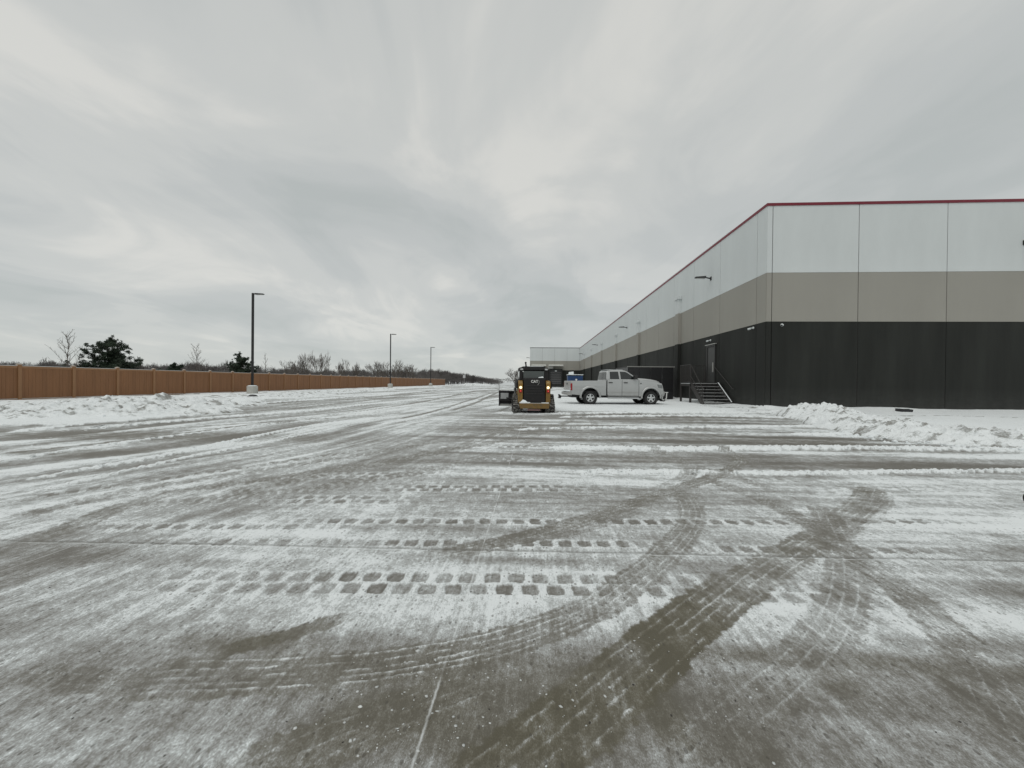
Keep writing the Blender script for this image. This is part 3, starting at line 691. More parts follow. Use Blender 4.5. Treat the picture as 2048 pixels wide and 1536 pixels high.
mb = MB(); mb.box(-14.64, .26, 91.30, 91.56, ZT, ZT + .18); mb.box(-14.64, -14.34, 91.56, 137, ZT, ZT + .18); mb.build('coping', mat('grey_coping', (.12, .12, .12), .5), bld, label='grey roof edge of the end wing')
mb = MB(); mb.box(-.0, .22, 4, 91.34, ZT + .152, ZT + .27); mb.box(-14.6, .2, 91.36, 91.52, ZT + .152, ZT + .29)
mb.build('roof_edge_snow', M['snow'], bld, .02)
# downspout boxes
ds = None
for k in range(6):
    y = 35.2 + 13.5 * k
    if ds is None:
        mb = MB()
        for z0, z1, mi in ((-.05, 4.92, 0), (4.92, 7.66, 1), (7.66, 8.9, 2)): mb.box(-.27, -.002, 0, .7, z0, z1 - .002, mi)
        ds = mb.build('downspout', [M['dark_wall'], M['taupe_wall'], M['white_wall']], bld)
        mb = MB(); mb.box(-.36, -.002, -.12, .82, 8.9, 9.2); dh = mb.build('collector_head', M['white_wall'], ds, .02)
        o = ds
    else:
        o = copy_tree(ds, bld)
    o.location = (0, y - YB, 0)
# personnel door
dr = MB(); dr.box(-.03, -.004, 28.62 - YB, 29.74 - YB, 1.42, 4.10)
door = dr.build('door', mat('charcoal_door_paint', (.05, .052, .05), .5), bld)
mb = MB(); y0, y1 = 28.56 - YB, 29.80 - YB
mb.box(-.07, -.002, y0 - .09, y0 + .055, 1.42, 4.12); mb.box(-.07, -.002, y1 - .055, y1 + .09, 1.42, 4.12); mb.box(-.075, -.002, y0 - .09, y1 + .09, 4.12, 4.27)
mb.build('door_frame', mat('door_frame_paint', (.022, .022, .021), .5), door)
mb = MB(); mb.box(-.11, -.032, 28.72 - YB, 28.80 - YB, 2.25, 2.95); mb.build('handle', M['galv'], door, .01)
mb = MB(); mb.box(-.13, -.002, y0 - .2, y1 + .2, 4.272, 4.32); mb.build('drip_cap', M['galv'], door)
# dock doors and canopies on the end wing
for k, x in enumerate((.9, 5.9)):
    mb = MB(); mb.box(x - 1.6 - XA, x + 1.6 - XA, 91.22, 91.298, .9, 4.9)
    d = mb.build('dock_door', mat('dock_door_grey', (.055, .055, .058), .35), bld)
    mb = MB(); mb.box(x - 1.95 - XA, x - 1.6 - XA, 90.75, 91.298, .7, 5.0); mb.box(x + 1.6 - XA, x + 1.95 - XA, 90.75, 91.298, .7, 5.0); mb.box(x - 1.95 - XA, x + 1.95 - XA, 90.75, 91.298, 5.002, 5.3)
    mb.build('dock_seal', M['black_paint'], d, .02)
    mb = MB()
    for j in range(6): mb.box(x - 1.58 - XA, x + 1.58 - XA, 91.20, 91.218, .95 + .65 * j, .98 + .65 * j)
    mb.build('door_rib', M['galv'], d)
    mb = MB(); mb.box(x - .3 - XA, x + .3 - XA, 90.6, 90.74, 4.55, 4.85); mb.build('dock_light', M['white_wall'], d)
    mb = MB(); mb.box(x - 2.15 - XA, x + 2.1 - XA, 89.5, 91.298, 6.1, 6.45); mb.box(x - 2.1 - XA, x + 2.05 - XA, 89.55, 91.29, 6.452, 6.55)
    mb.build('canopy', mat('pale_canopy_metal', (.62, .62, .58), .5), bld)
mb = MB(); mb.box(-8.5 - .9, -8.5 + .7, 90.2, 91.298, 5.35, 6.05); mb.build('canopy_bracket', M['galv'], bld, .03)

# wall-arm lights
def arm_light(label, x, y, z, rz, long=1.15):
    t_ = thing('wall_light', label, 'wall light', (x, y, z), rz, 'arm lights on the warehouse walls')
    m1 = MB(); m1.box(-.05, -.002, -.09, .09, -.13, .13); m1.build('wall_plate', M['black_metal'], t_, .01)
    m1 = MB(); m1.tube((-.04, 0, 0), (-.5, 0, .10), .05, .045, 8); m1.build('arm', M['black_metal'], t_)
    m1 = MB(); m1.hexa([(-long, -.17, .06), (-.42, -.19, .02), (-.42, .19, .02), (-long, .17, .06), (-long, -.15, .12), (-.42, -.16, .16), (-.42, .16, .16), (-long, .15, .12)])
    m1.build('lamp_head', M['black_metal'], t_, .015)
    m1 = MB(); m1.box(-long + .06, -.5, -.12, .12, .018, .03); m1.build('diffuser', mat('unlit_diffuser', (.3, .3, .28), .3), t_)
    return t_
arm_light('black arm light high on the white wall nearest the corner', XA, 29.4, 9.2, 0)
arm_light('second black arm light along the white wall, past the nearest downspout', XA, 55.6, 9.25, 0)
arm_light('third black arm light along the receding white wall', XA, 81.8, 9.28, 0)
arm_light('farthest black arm light on the long wall beside the end wing', XA, 106.4, 9.2, 0)
arm_light('small arm light sticking out left of the end wing', -1.7, 115, 8.55, 0)
arm_light('black arm light on the right wall, cut by the photo edge', 26.3, YB, 9.2, math.pi / 2)
# security cameras
def seccam(label, x, y, z, rz):
    t_ = thing('security_camera', label, 'security camera', (x, y, z), rz, 'white security cameras on the charcoal wall')
    m1 = MB(); m1.lathe([(0, -.01), (.07, -.01), (.07, -.05), (.03, -.07), (0, -.07)], axis='x', n=14); m1.build('mount', M['white_wall'], t_, smooth=40)
    m1 = MB(); m1.tube((-.06, 0, 0), (-.16, .06, -.02), .025, .025, 8); m1.build('arm', M['white_wall'], t_)
    m1 = MB(); m1.tube((-.16, .04, -.03), (-.26, .15, -.07), .055, .055, 12); m1.tube((-.26, .15, -.07), (-.265, .155, -.072), .045, .045, 12, 1); m1.build('camera_body', [M['white_wall'], M['black_paint']], t_, smooth=40)
seccam('white security camera on the left wall next to the building corner', XA, 23.7, 4.75, 0)
seccam('white security camera just above the metal door', XA, 29.3, 4.62, 0)
seccam('white security camera on the right wall just past the corner', 13.75, YB, 4.75, math.pi / 2)
# black scupper box at the wall foot
t_ = thing('utility_box', 'small black box poking out of the drift at the foot of the right wall', 'utility box', (18.9, 20.9, 0.04)); t_.scale = (.78, .78, .78)
m1 = MB(); m1.hexa([(-.32, -.2, .0), (.3, -.2, .0), (.3, .3, 0), (-.32, .3, 0), (-.38, -.22, .22), (.32, -.22, .2), (.32, .3, .24), (-.36, .3, .24)]); m1.build('box', M['black_paint'], t_)
m1 = MB(); m1.box(-.30, .34, -.05, .32, .235, .27); m1.build('snow_cap', M['snow'], t_, .04)

# ------------------------------------------------------------------ enclosure, dumpster
enc = thing('dumpster_enclosure', 'black flat-sided enclosure with a pale top rail behind the pickup bonnet', 'enclosure', (7.8, 33, 0))
mb = MB()
for k in range(4):
    m1 = MB(); m1.box(.02 + k * .925, .02 + k * .925 + .90, -.03, .04, .05, 2.74); m1.build('front_panel', M['black_paint'], enc, .006)
mb.box(-.03, .02, .05, 4.9, .05, 2.74); mb.build('side_panel', M['black_paint'], enc)
mb = MB(); mb.box(3.68, 3.73, .05, 4.9, .05, 2.74); mb.build('side_panel', M['black_paint'], enc)
mb = MB(); mb.box(-.08, 3.80, -.08, .10, 2.745, 2.82); mb.build('top_rail', mat('pale_top_rail', (.24, .24, .225), .6), enc)
mb = MB(); mb.box(-.06, .06, .10, 4.9, 2.745, 2.82); mb.build('side_rail', M['black_metal'], enc)
mb = MB()
for z in (.9, 1.28, 1.7): mb.box(.02, 3.72, -.075, -.032, z, z + .07)
mb.build('cross_rail', M['black_metal'], enc)
mb = MB(); mb.box(0.02, 3.68, .1, 4.8, 2.5, 2.6); mb.build('lid', M['black_metal'], enc)
blue = thing('dumpster', 'blue steel dumpster with snow on its rim beyond the pickup bed', 'dumpster', (5.1, 50.6, 0))
mb = MB(); mb.hexa([(-.9, -.6, .15), (.9, -.6, .15), (.9, .6, .15), (-.9, .6, .15), (-.95, -.85, 2.25), (.95, -.85, 2.25), (.95, .85, 2.35), (-.95, .85, 2.35)]); mb.build('bin_body', M['blue'], blue, .02)
mb = MB()
for x in (-.6, -.2, .2, .6): mb.hexa([(x - .04, -.68, .2), (x + .04, -.68, .2), (x + .04, -.6, .2), (x - .04, -.6, .2), (x - .04, -.9, 2.1), (x + .04, -.9, 2.1), (x + .04, -.8, 2.1), (x - .04, -.8, 2.1)])
mb.build('side_rib', M['blue'], blue)
mb = MB(); mb.box(-1.0, 1.0, -.92, .9, 2.35, 2.43); mb.build('lid', M['snow'], blue, .02)
mb = MB(); mb.lathe([(0, 0), (.13, 0), (.13, .02), (0, .02)], (.1, -.93, 1.75), 'y', 12); mb.build('sticker', M['white_print'], blue)
mb = MB(); mb.hexa([(-.35, -.3, 0), (.3, -.3, 0), (.3, .3, 0), (-.35, .3, 0), (-.3, -.27, .3), (.25, -.27, .38), (.27, .27, .36), (-.33, .27, .28)])
o = mb.build('cardboard_box', M['snow'], None, .03); o.location = (4.65, 50.5, 2.44); tag(o, 'snow covered box sitting on the blue dumpster lid', 'box')

# ------------------------------------------------------------------ stairs
st = thing('steel_stairs', 'dark steel stairs and railed landing up to the metal door', 'stairs', (10.9, 25.6, 0))
DS = M['dark_steel']; W = 1.78; Y0, Y1 = .22, 2.12; Z0, Z1 = .17, 1.42
for x in (0, W):
    mb = MB(); mb.prism([(Y0 - .12, -.02), (Y0 + .16, -.02), (Y1 + .12, Z1 - .22), (Y1 + .12, Z1 + .06), (Y1 - .12, Z1 + .06), (Y0 - .12, Z0 + .05)], x - .03, x + .03, 'x'); mb.build('stringer', DS, st)
    mb = MB(); mb.prism([(Y0 - .10, Z0 + .052), (Y1 - .10, Z1 + .062), (Y1 - .12, Z1 + .085), (Y0 - .12, Z0 + .075)], x - .028, x + .028, 'x')
    if x: mb.build('stringer_snow', M['snow'], st)
for k in range(7):
    y = Y0 + (Y1 - Y0) * k / 6 - .1; z = Z0 + (Z1 - Z0) * k / 6
    mb = MB(); mb.box(.032, W - .032, y, y + .27, z - .05, z - .01); tr = mb.build('tread', DS, st)
    mb = MB(); mb.box(.05, W - .05, y + .0, y + .25, z - .009, z + .010); mb.build('tread_snow', mat('thin_tread_snow', (.42, .43, .43), .8), tr, .004)
LY0, LY1 = 2.1, 4.15
mb = MB(); mb.box(-.03, W + .1, LY0, LY1, Z1 - .2, Z1 - .02); mb.build('landing', DS, st)
mb = MB(); mb.box(.0, W, LY0 + .05, LY1 - .05, Z1 - .018, Z1 + .015); mb.build('landing_snow', M['snow'], st, .01)
for x, y in ((0, LY0 + .15), (0, LY1 - .15), (W - .05, LY0 + .15), (W - .05, LY1 - .15)):
    mb = MB(); mb.box(x - .06, x + .06, y - .06, y + .06, -.05, Z1 - .2); mb.build('leg', DS, st)
RT = 2.72
for x, y in ((0, LY0 + .1), (0, LY1 - .05), (W, LY1 - .05)):
    mb = MB(); mb.box(x - .03, x + .03, y - .03, y + .03, Z1 - .02, RT); mb.build('rail_post', DS, st)
for q in ((-.03, .03, LY0 + .1, LY1, RT, RT + .05), (.031, W, LY1 - .08, LY1 - .02, RT, RT + .05), (-.02, .02, LY0 + .1, LY1, Z1 + .08, Z1 + .12), (.021, W, LY1 - .07, LY1 - .03, Z1 + .08, Z1 + .12)):
    mb = MB(); mb.box(*q); mb.build('guard_rail', DS, st)
b0 = None
for k in range(15):
    if b0 is None:
        mb = MB(); mb.box(-.012, .012, -.012, .012, Z1 + .12, RT); b0 = mb.build('baluster', DS, st); o = b0
    else: o = inst(b0)
    o.location = (.11 + k * .115, LY1 - .05, 0)
for k in range(15):
    o = inst(b0); o.location = (0, LY0 + .22 + k * .12, 0)
mb = MB(); mb.path([(0, LY0 + .1, RT), (0, Y0 + .1, Z0 + 1.0), (0, Y0 - .25, Z0 + .85)], .024); mb.build('handrail', DS, st)
mb = MB(); mb.path([(0, LY0 + .1, Z1 + .5), (0, Y0 + .05, Z0 + .45)], .02); mb.path([(0, Y0 + .1, 0.1), (0, Y0 + .1, Z0 + 1.0)], .024); mb.build('mid_rail', DS, st)
mb = MB(); mb.path([(W + .12, LY0 + .75, RT - .1), (W + .12, Y0 + .1, Z0 + .95), (W + .12, Y0 - .1, Z0 + .92)], .024)
for q in (.1, .5, .9): mb.tube((W + .12, Y0 + (LY0 + .7 - Y0) * q, Z0 + .9 + (RT - .15 - Z0 - .9) * q), (W + .22, Y0 + (LY0 + .7 - Y0) * q, Z0 + .85 + (RT - .15 - Z0 - .9) * q), .014, .014, 6)
mb.build('wall_handrail', DS, st)

# ------------------------------------------------------------------ fence
print('fence')
fx = -27.9
fen = thing('vinyl_fence', 'long tan board fence with capped posts along the left verge', 'fence', (fx, 0, 0))
post = capm = panel = railm = None
ys = [19.17 + 2.45 * k for k in range(-9, 41)]
for i, y in enumerate(ys):
    if post is None:
        mb = MB(); mb.box(-.075, .075, -.075, .075, -.1, 2.05); post = mb.build('post', M['fence_post'], fen, .008)
        mb = MB(); mb.box(-.095, .095, -.095, .095, 2.05, 2.08); mb.add([(-.08, -.08, 2.08), (.08, -.08, 2.08), (.08, .08, 2.08), (-.08, .08, 2.08), (0, 0, 2.13)], [(0, 1, 4), (1, 2, 4), (2, 3, 4), (3, 0, 4)])
        mb.build('post_cap', mat('snow_dusted_cap', (.42, .36, .30), .7, dirt=((.75, .76, .77), .52, 9)), post); o = post
        mb = MB(); nb = 15; w = 2.30 / nb
        for k in range(nb):
            a = .075 + k * w; off = .004 * ((k * 7) % 5 - 2) / 2
            mb.prism([(-.018, a + .0005), (.016 + off, a + .0005), (.020 + off, a + .004), (.020 + off, a + w - .004), (.016 + off, a + w - .0005), (-.018, a + w - .0005)], .18, 1.88, 'z')
        pan = mb.build('board_panel', M['fence'])
        mb = MB(); mb.box(-.035, .035, .076, 2.374, 1.86, 1.98); mb.box(-.033, .033, .08, 2.37, 1.981, 2.0, 1); rt = mb.build('top_rail', [M['fence_post'], M['snow']])
        mb = MB(); mb.box(-.035, .035, .076, 2.374, .08, .20); mb.box(.0, .06, .09, 2.36, .201, .215, 1); rb = mb.build('bottom_rail', [M['fence_post'], M['snow']])
        for q in (pan, rt, rb): q.parent = fen; q.location = (0, y, 0)
    else:
        o = copy_tree(post, fen)
        if i < len(ys) - 1:
            for q in (pan, rt, rb): inst(q, loc=(0, y, 0))
    o.location = (0, y, 0)

# ------------------------------------------------------------------ lamp posts
def lamp_post(label, y, h):
    t_ = thing('lamp_post', label, 'lamp post', (-25, y, 0), 0, 'tall lamp posts in front of the fence')
    mb = MB(); mb.lathe([(0, -.1), (.42, -.1), (.42, .76), (.40, .79), (0, .79)], axis='z', n=28); mb.build('concrete_base', M['concrete'], t_, smooth=35)
    mb = MB(); mb.lathe([(0, .792), (.36, .792), (.33, .83), (.12, .86), (0, .86)], axis='z', n=20); mb.build('base_snow', M['snow'], t_, smooth=60)
    mb = MB(); mb.box(-.16, .16, -.16, .16, .79, .9); mb.build('base_plate', M['black_metal'], t_, .01)
    mb = MB(); mb.box(-.075, .075, -.075, .075, .9, h); mb.build('pole', M['black_metal'], t_, .012)
    mb = MB(); mb.tube((.07, 0, h - .1), (.32, 0, h - .08), .035, .035, 8); mb.build('arm', M['black_metal'], t_)
    mb = MB(); mb.hexa([(.25, -.17, h - .15), (.98, -.15, h - .12), (.98, .15, h - .12), (.25, .17, h - .15), (.25, -.15, h - .02), (.98, -.12, h - .06), (.98, .12, h - .06), (.25, .15, h - .02)]); lh = mb.build('lamp_head', M['black_metal'], t_, .015)
    mb = MB(); mb.box(.36, .92, -.11, .11, h - .16, h - .145); mb.build('diffuser', mat('unlit_diffuser', (.3, .3, .28), .3), lh)
lamp_post('nearest and tallest-looking black lamp post on a round concrete base', 32.6, 9.0)
lamp_post('middle black lamp post, before the clump of bare trees', 65.0, 9.45)
lamp_post('farthest, thinnest-looking black lamp post near the end of the fence', 90.6, 9.5)
mb = MB(); mb.add([(-.35, -.2, .0), (.3, -.25, 0), (.4, .2, 0), (-.3, .25, 0), (-.15, -.1, .16), (.2, -.08, .14), (.18, .12, .15), (-.12, .12, .18)], [(0, 3, 2, 1), (4, 5, 6, 7), (0, 1, 5, 4), (1, 2, 6, 5), (2, 3, 7, 6), (3, 0, 4, 7)])
o = mb.build('rubber_mat_scrap', M['black_paint'], None, .02); o.location = (-21.6, 28.2, .05); tag(o, 'small black lump lying on the snow below the nearest lamp post', 'debris')
# far road sign
sg = thing('road_sign', 'tiny pale road sign on a post before the far woods', 'road sign', (-34.0, 182, 0))
mb = MB(); mb.box(-.06, .06, -.05, .05, 0, 3.2); mb.build('post', M['galv'], sg)
mb = MB(); mb.box(-.6, .6, -.08, -.052, 3.0, 4.4); mb.build('sign_plate', M['sign'], sg)

# ------------------------------------------------------------------ trees
print('trees')
def twigs(h, w, seed, levels=4, n0=9, split=4, r0=.09, rmin=.010, upright=.6, cb=.25):
    """bare tree as (p0,p1,r0,r1) segments"""
    rg = random.Random(seed); seg = []
    def grow(p, d, L, r, lv):
        k = 3 if lv == 0 else 2; q = p; dd = d
        for j in range(k):
            dd = (dd + Vector((rg.gauss(0, .13), rg.gauss(0, .13), rg.gauss(0, .06) + .04))).normalized(); q2 = q + dd * (L / k); rr = r * (1 - .28 * (j + 1) / k)
            seg.append((q, q2, max(r * (1 - .28 * j / k), rmin), max(rr, rmin), lv)); 
            if lv < levels:
                nb = n0 if lv == 0 else split
                for _ in range(max(1, round(nb / k))):
                    if lv == 0 and j == 0 and rg.random() < .6: continue
                    t_ = rg.random(); b = q.lerp(q2, t_); a = rg.random() * 6.283
                    out = Vector((math.cos(a), math.sin(a), 0)); nd = (dd * upright + out * (1 - upright + rg.random() * .35) * (w / h) * 1.9 + Vector((0, 0, .18))).normalized()
                    grow(b, nd, L * (.42 + .28 * rg.random()) * (1.0 if lv else .95), rr * .55, lv + 1)
            q = q2
    grow(Vector((0, 0, 0)), Vector((0, 0, 1)), h * .86, r0, 0)
    return seg
def seg_mesh(name, seg, matl, parent=None, h=None, w=None, s3=3):
    P0 = np.array([s[0][:] for s in seg]); P1 = np.array([s[1][:] for s in seg]); r0 = np.array([s[2] for s in seg]); r1 = np.array([s[3] for s in seg])
    return tube_mesh(name, P0, P1, r0, r1, matl, parent)
def tube_mesh(name, P0, P1, r0, r1, matl, parent=None, s3=3):
    d = P1 - P0; d /= np.linalg.norm(d, axis=1)[:, None] + 1e-9; up = np.where(np.abs(d[:, 2:3]) > .9, [[1., 0, 0]], [[0, 0, 1.]])
    a = np.cross(d, up); a /= np.linalg.norm(a, axis=1)[:, None]; b = np.cross(d, a); n = len(d); V = np.zeros((n, 2 * s3, 3))
    for k in range(s3):
        c, s = math.cos(2 * math.pi * k / s3), math.sin(2 * math.pi * k / s3); o = a * c + b * s
        V[:, k] = P0 + o * r0[:, None]; V[:, s3 + k] = P1 + o * r1[:, None]
    f = np.array([(k, (k + 1) % s3, s3 + (k + 1) % s3, s3 + k) for k in range(s3)]); fs = (f[None] + (np.arange(n) * 2 * s3)[:, None, None]).reshape(-1, 4)
    me = bpy.data.meshes.new(name); me.from_pydata(V.reshape(-1, 3).tolist(), [], fs.tolist()); me.materials.append(matl)
    o = bpy.data.objects.new(name, me); C.objects.link(o)
    if parent: o.parent = parent
    return o
def fit(seg, h, w):
    P = np.array([s[1][:] for s in seg]); zm = P[:, 2].max(); xm = np.percentile(np.abs(P[:, :2]), 97); fz = h / zm; fx_ = (w / 2) / xm
    return [(Vector((a.x * fx_, a.y * fx_, a.z * fz)), Vector((b.x * fx_, b.y * fx_, b.z * fz)), r, q, lv) for a, b, r, q, lv in seg]
def fan(h, w, seed, levels=6, limbs=6, r0=.10, rmin=.011, spread=.75, trunk=.16):
    """leafless crown: limbs rising from a short trunk and forking again and again"""
    rg = random.Random(seed); seg = []
    seg.append((Vector((0, 0, 0)), Vector((0, 0, trunk)), r0 * 1.2, r0, 0))
    def grow(p, d, L, r, lv):
        q = p; dd = d
        for j in range(2):
            dd = (dd + Vector((rg.gauss(0, .12), rg.gauss(0, .12), rg.gauss(.03, .06)))).normalized(); q2 = q + dd * (L / 2)
            seg.append((q, q2, max(r * (1 - .2 * j), rmin), max(r * (.8 - .2 * j), rmin), lv)); q = q2
            if lv >= 2 and rg.random() < .75:
                o = Vector((rg.gauss(0, 1), rg.gauss(0, 1), rg.gauss(.2, .5))).normalized(); e = q + (dd * .7 + o * .7).normalized() * L * rg.uniform(.35, .7); seg.append((q, e, rmin, rmin * .8, 9))
        if lv < levels:
            for _ in range(3 if (lv < 3 and rg.random() < .75) else 2):
                o = Vector((rg.gauss(0, 1), rg.gauss(0, 1), rg.gauss(0, .5))).normalized(); nd = (dd + o * rg.uniform(.3, .62) + Vector((0, 0, .06))).normalized()
                grow(q, nd, L * rg.uniform(.66, .9), r * .62, lv + 1)
    for k in range(limbs):
        a = k * 2.399 + rg.uniform(-.4, .4); u = (k + .5) / limbs; d = Vector((math.cos(a) * spread * u, math.sin(a) * spread * u, 1 - .35 * u)).normalized()
        grow(Vector((0, 0, trunk * rg.uniform(.5, 1.0))), d, .24 * rg.uniform(.8, 1.2), r0 * .6, 1)
    return seg
def leader(h, w, seed, n=20, r0=.045, rmin=.008):
    rg = random.Random(seed); P = [Vector((0, 0, 0))]; seg = []
    for k in range(8): P.append(P[-1] + Vector((rg.gauss(0, .05), rg.gauss(0, .05), h / 8)))
    for k in range(8): seg.append((P[k], P[k + 1], r0 * (1 - k / 8.6), r0 * (1 - (k + 1) / 8.6), 0))
    for k in range(n):
        f = .22 + .72 * (k + rg.random() * .6) / n; q = f * 8; i = int(q); b = P[i].lerp(P[min(i + 1, 8)], q - i); a = k * 2.4 + rg.uniform(-.5, .5)
        L = w * .62 * (1.1 - f) ** .8 * rg.uniform(.6, 1.3) + .12; o = Vector((math.cos(a), math.sin(a), 0)); d = (o * .75 + Vector((0, 0, 1)) * rg.uniform(.6, 1.1)).normalized(); p = b
        for j in range(4):
            d = (d + Vector((rg.gauss(0, .1), rg.gauss(0, .1), .10))).normalized(); e = p + d * L / 3.2; seg.append((p, e, max(rmin, r0 * .42 * (1 - j / 4)), max(rmin, r0 * .42 * (1 - (j + 1) / 4)), 1))
            for m in range(3):
                t2 = (d + Vector((rg.gauss(0, .6), rg.gauss(0, .6), rg.uniform(0, .5)))).normalized(); u = p.lerp(e, rg.random()); v = u + t2 * L * rg.uniform(.15, .4); seg.append((u, v, rmin, rmin * .7, 2))
            p = e
    return seg
def bare_tree(label, x, y, h, w, seed, style='fan', **kw):
    t_ = thing('bare_tree', label, 'tree', (x, y, 0), 0, 'bare trees behind the fence')
    s = fit(fan(h, w, seed, **kw), h, w) if style == 'fan' else leader(h, w, seed, **kw)
    seg_mesh('trunk', [q for q in s if q[4] == 0], M['bark'], t_); seg_mesh('crown', [q for q in s if q[4] > 0], M['bark'], t_)
sl_ = dict(style='leader', n=22, r0=.05, rmin=.008)
bare_tree('slender leafless young tree at far left, taller than its neighbours', -38, 28.9, 5.15, 2.6, 3, **sl_)
bare_tree('slender leafless tree between the two evergreens', -38, 40.9, 5.3, 2.2, 4, **sl_)
bare_tree('thin crooked leafless tree just right of the nearest lamp post', -38, 52.2, 5.2, 1.3, 5, style='leader', n=12, r0=.07, rmin=.010)
big = dict(levels=6, limbs=6, r0=.12, rmin=.013)
bare_tree('largest rounded leafless tree of the clump behind the fence', -48, 83, 8.3, 5.2, 6, **big)
bare_tree('spreading leafless tree left of the largest in the clump', -50, 80, 7.3, 4.8, 7, **big)
bare_tree('low leafless tree at the left foot of the clump', -54, 82, 5.8, 4.4, 8, **big)
bare_tree('narrow leafless tree at the right end of the clump', -43, 83, 6.3, 2.8, 9, **big)
bare_tree('small narrow leafless tree between the clump and the next trees', -44, 92, 6.0, 1.9, 10, **big)
big = dict(levels=6, limbs=7, r0=.13, rmin=.016, spread=1.0, trunk=.1)
bare_tree('fan shaped leafless tree left of the middle lamp post', -46.5, 112, 7.4, 6.4, 11, **big)
bare_tree('fan shaped leafless tree behind the middle lamp post', -41.8, 112, 7.9, 6.6, 12, **big)
bare_tree('low fan shaped leafless tree right of the middle lamp post', -36.5, 112, 6.6, 5.8, 13, **big)
bare_tree('leafless tree beside the skid steer at the end of the lot', -7.6, 141, 6.4, 6.4, 14, **big)
bare_tree('leafless tree partly hidden by the skid steer cab', -4.6, 146, 5.6, 5.0, 15, **big)
# woods, far and countless
tmpl = [fit(fan(1.0, .8, 50 + k, levels=4, limbs=6, r0=.016, rmin=.0036, spread=.9), 1.0, .9) for k in range(5)]
T = [(np.array([s[0][:] for s in q]), np.array([s[1][:] for s in q]), np.array([s[2] for s in q]), np.array([s[3] for s in q])) for q in tmpl]
def woods(name, label, spots, matl):
    A0, A1, B0, B1 = [], [], [], []
    for k, (x, y, h, w) in enumerate(spots):
        p0, p1, r0, r1 = T[k % 5]; a = k * 2.4; c, s = math.cos(a), math.sin(a)
        def tr(p): return np.column_stack([(p[:, 0] * c - p[:, 1] * s) * w + x, (p[:, 0] * s + p[:, 1] * c) * w + y, p[:, 2] * h - .2])
        A0.append(tr(p0)); A1.append(tr(p1)); B0.append(r0 * h); B1.append(r1 * h)
    o = tube_mesh(name, np.concatenate(A0), np.concatenate(A1), np.concatenate(B0), np.concatenate(B1), matl); o['kind'] = 'stuff'; o['label'] = label; return o
rg = random.Random(5)
sp1 = []
for k in range(420):
    px = rg.uniform(-150, 870); z_ = rg.uniform(150, 215); xx = (px - 1071) / 770 * z_
    h = 8.4 + 1.1 * math.sin(px * .021 + 1.1) * math.sin(px * .057) + rg.uniform(-.9, .9)
    if 500 < px < 900: h = 6.4 + rg.uniform(-1, 1.0)
    sp1.append((xx, z_ + .06 * xx * 0, max(3, h), rg.uniform(5.5, 9)))
for k in range(150):                                       # brush in front
    px = rg.uniform(-150, 900); z_ = rg.uniform(125, 160); sp1.append(((px - 1071) / 770 * z_, z_, rg.uniform(3.5, 6.2), rg.uniform(5, 9)))
woods('far_woods', 'dark leafless woods low along the horizon behind the fence', sp1, M['far_bark'])
sp2 = []
for k in range(240):
    px = rg.uniform(858, 1000) if k > 40 else rg.uniform(858, 960); z_ = rg.uniform(190, 240); u = (px - 860) / 140
    h = 7.6 * (1 - .75 * max(0, u) ** 1.4) + rg.uniform(-.8, .7)
    sp2.append(((px - 1071) / 770 * z_, z_, max(1.4, h), rg.uniform(5, 8)))
woods('dense_woods', 'dark rounded wood beyond the end of the fence sloping down to the right', sp2, M['far_bark'])
sp3 = [((rg.uniform(930, 1120) - 1071) / 770 * z_, z_, rg.uniform(4, 8.5), rg.uniform(10, 20)) for z_ in [rg.uniform(520, 640) for _ in range(90)]]
woods('distant_treeline', 'faint grey line of trees on the horizon between wood and warehouse', sp3, mat('haze_grey_trees', (.17, .165, .16), .95))  # paler grey: haze over the far trees is put into their colour

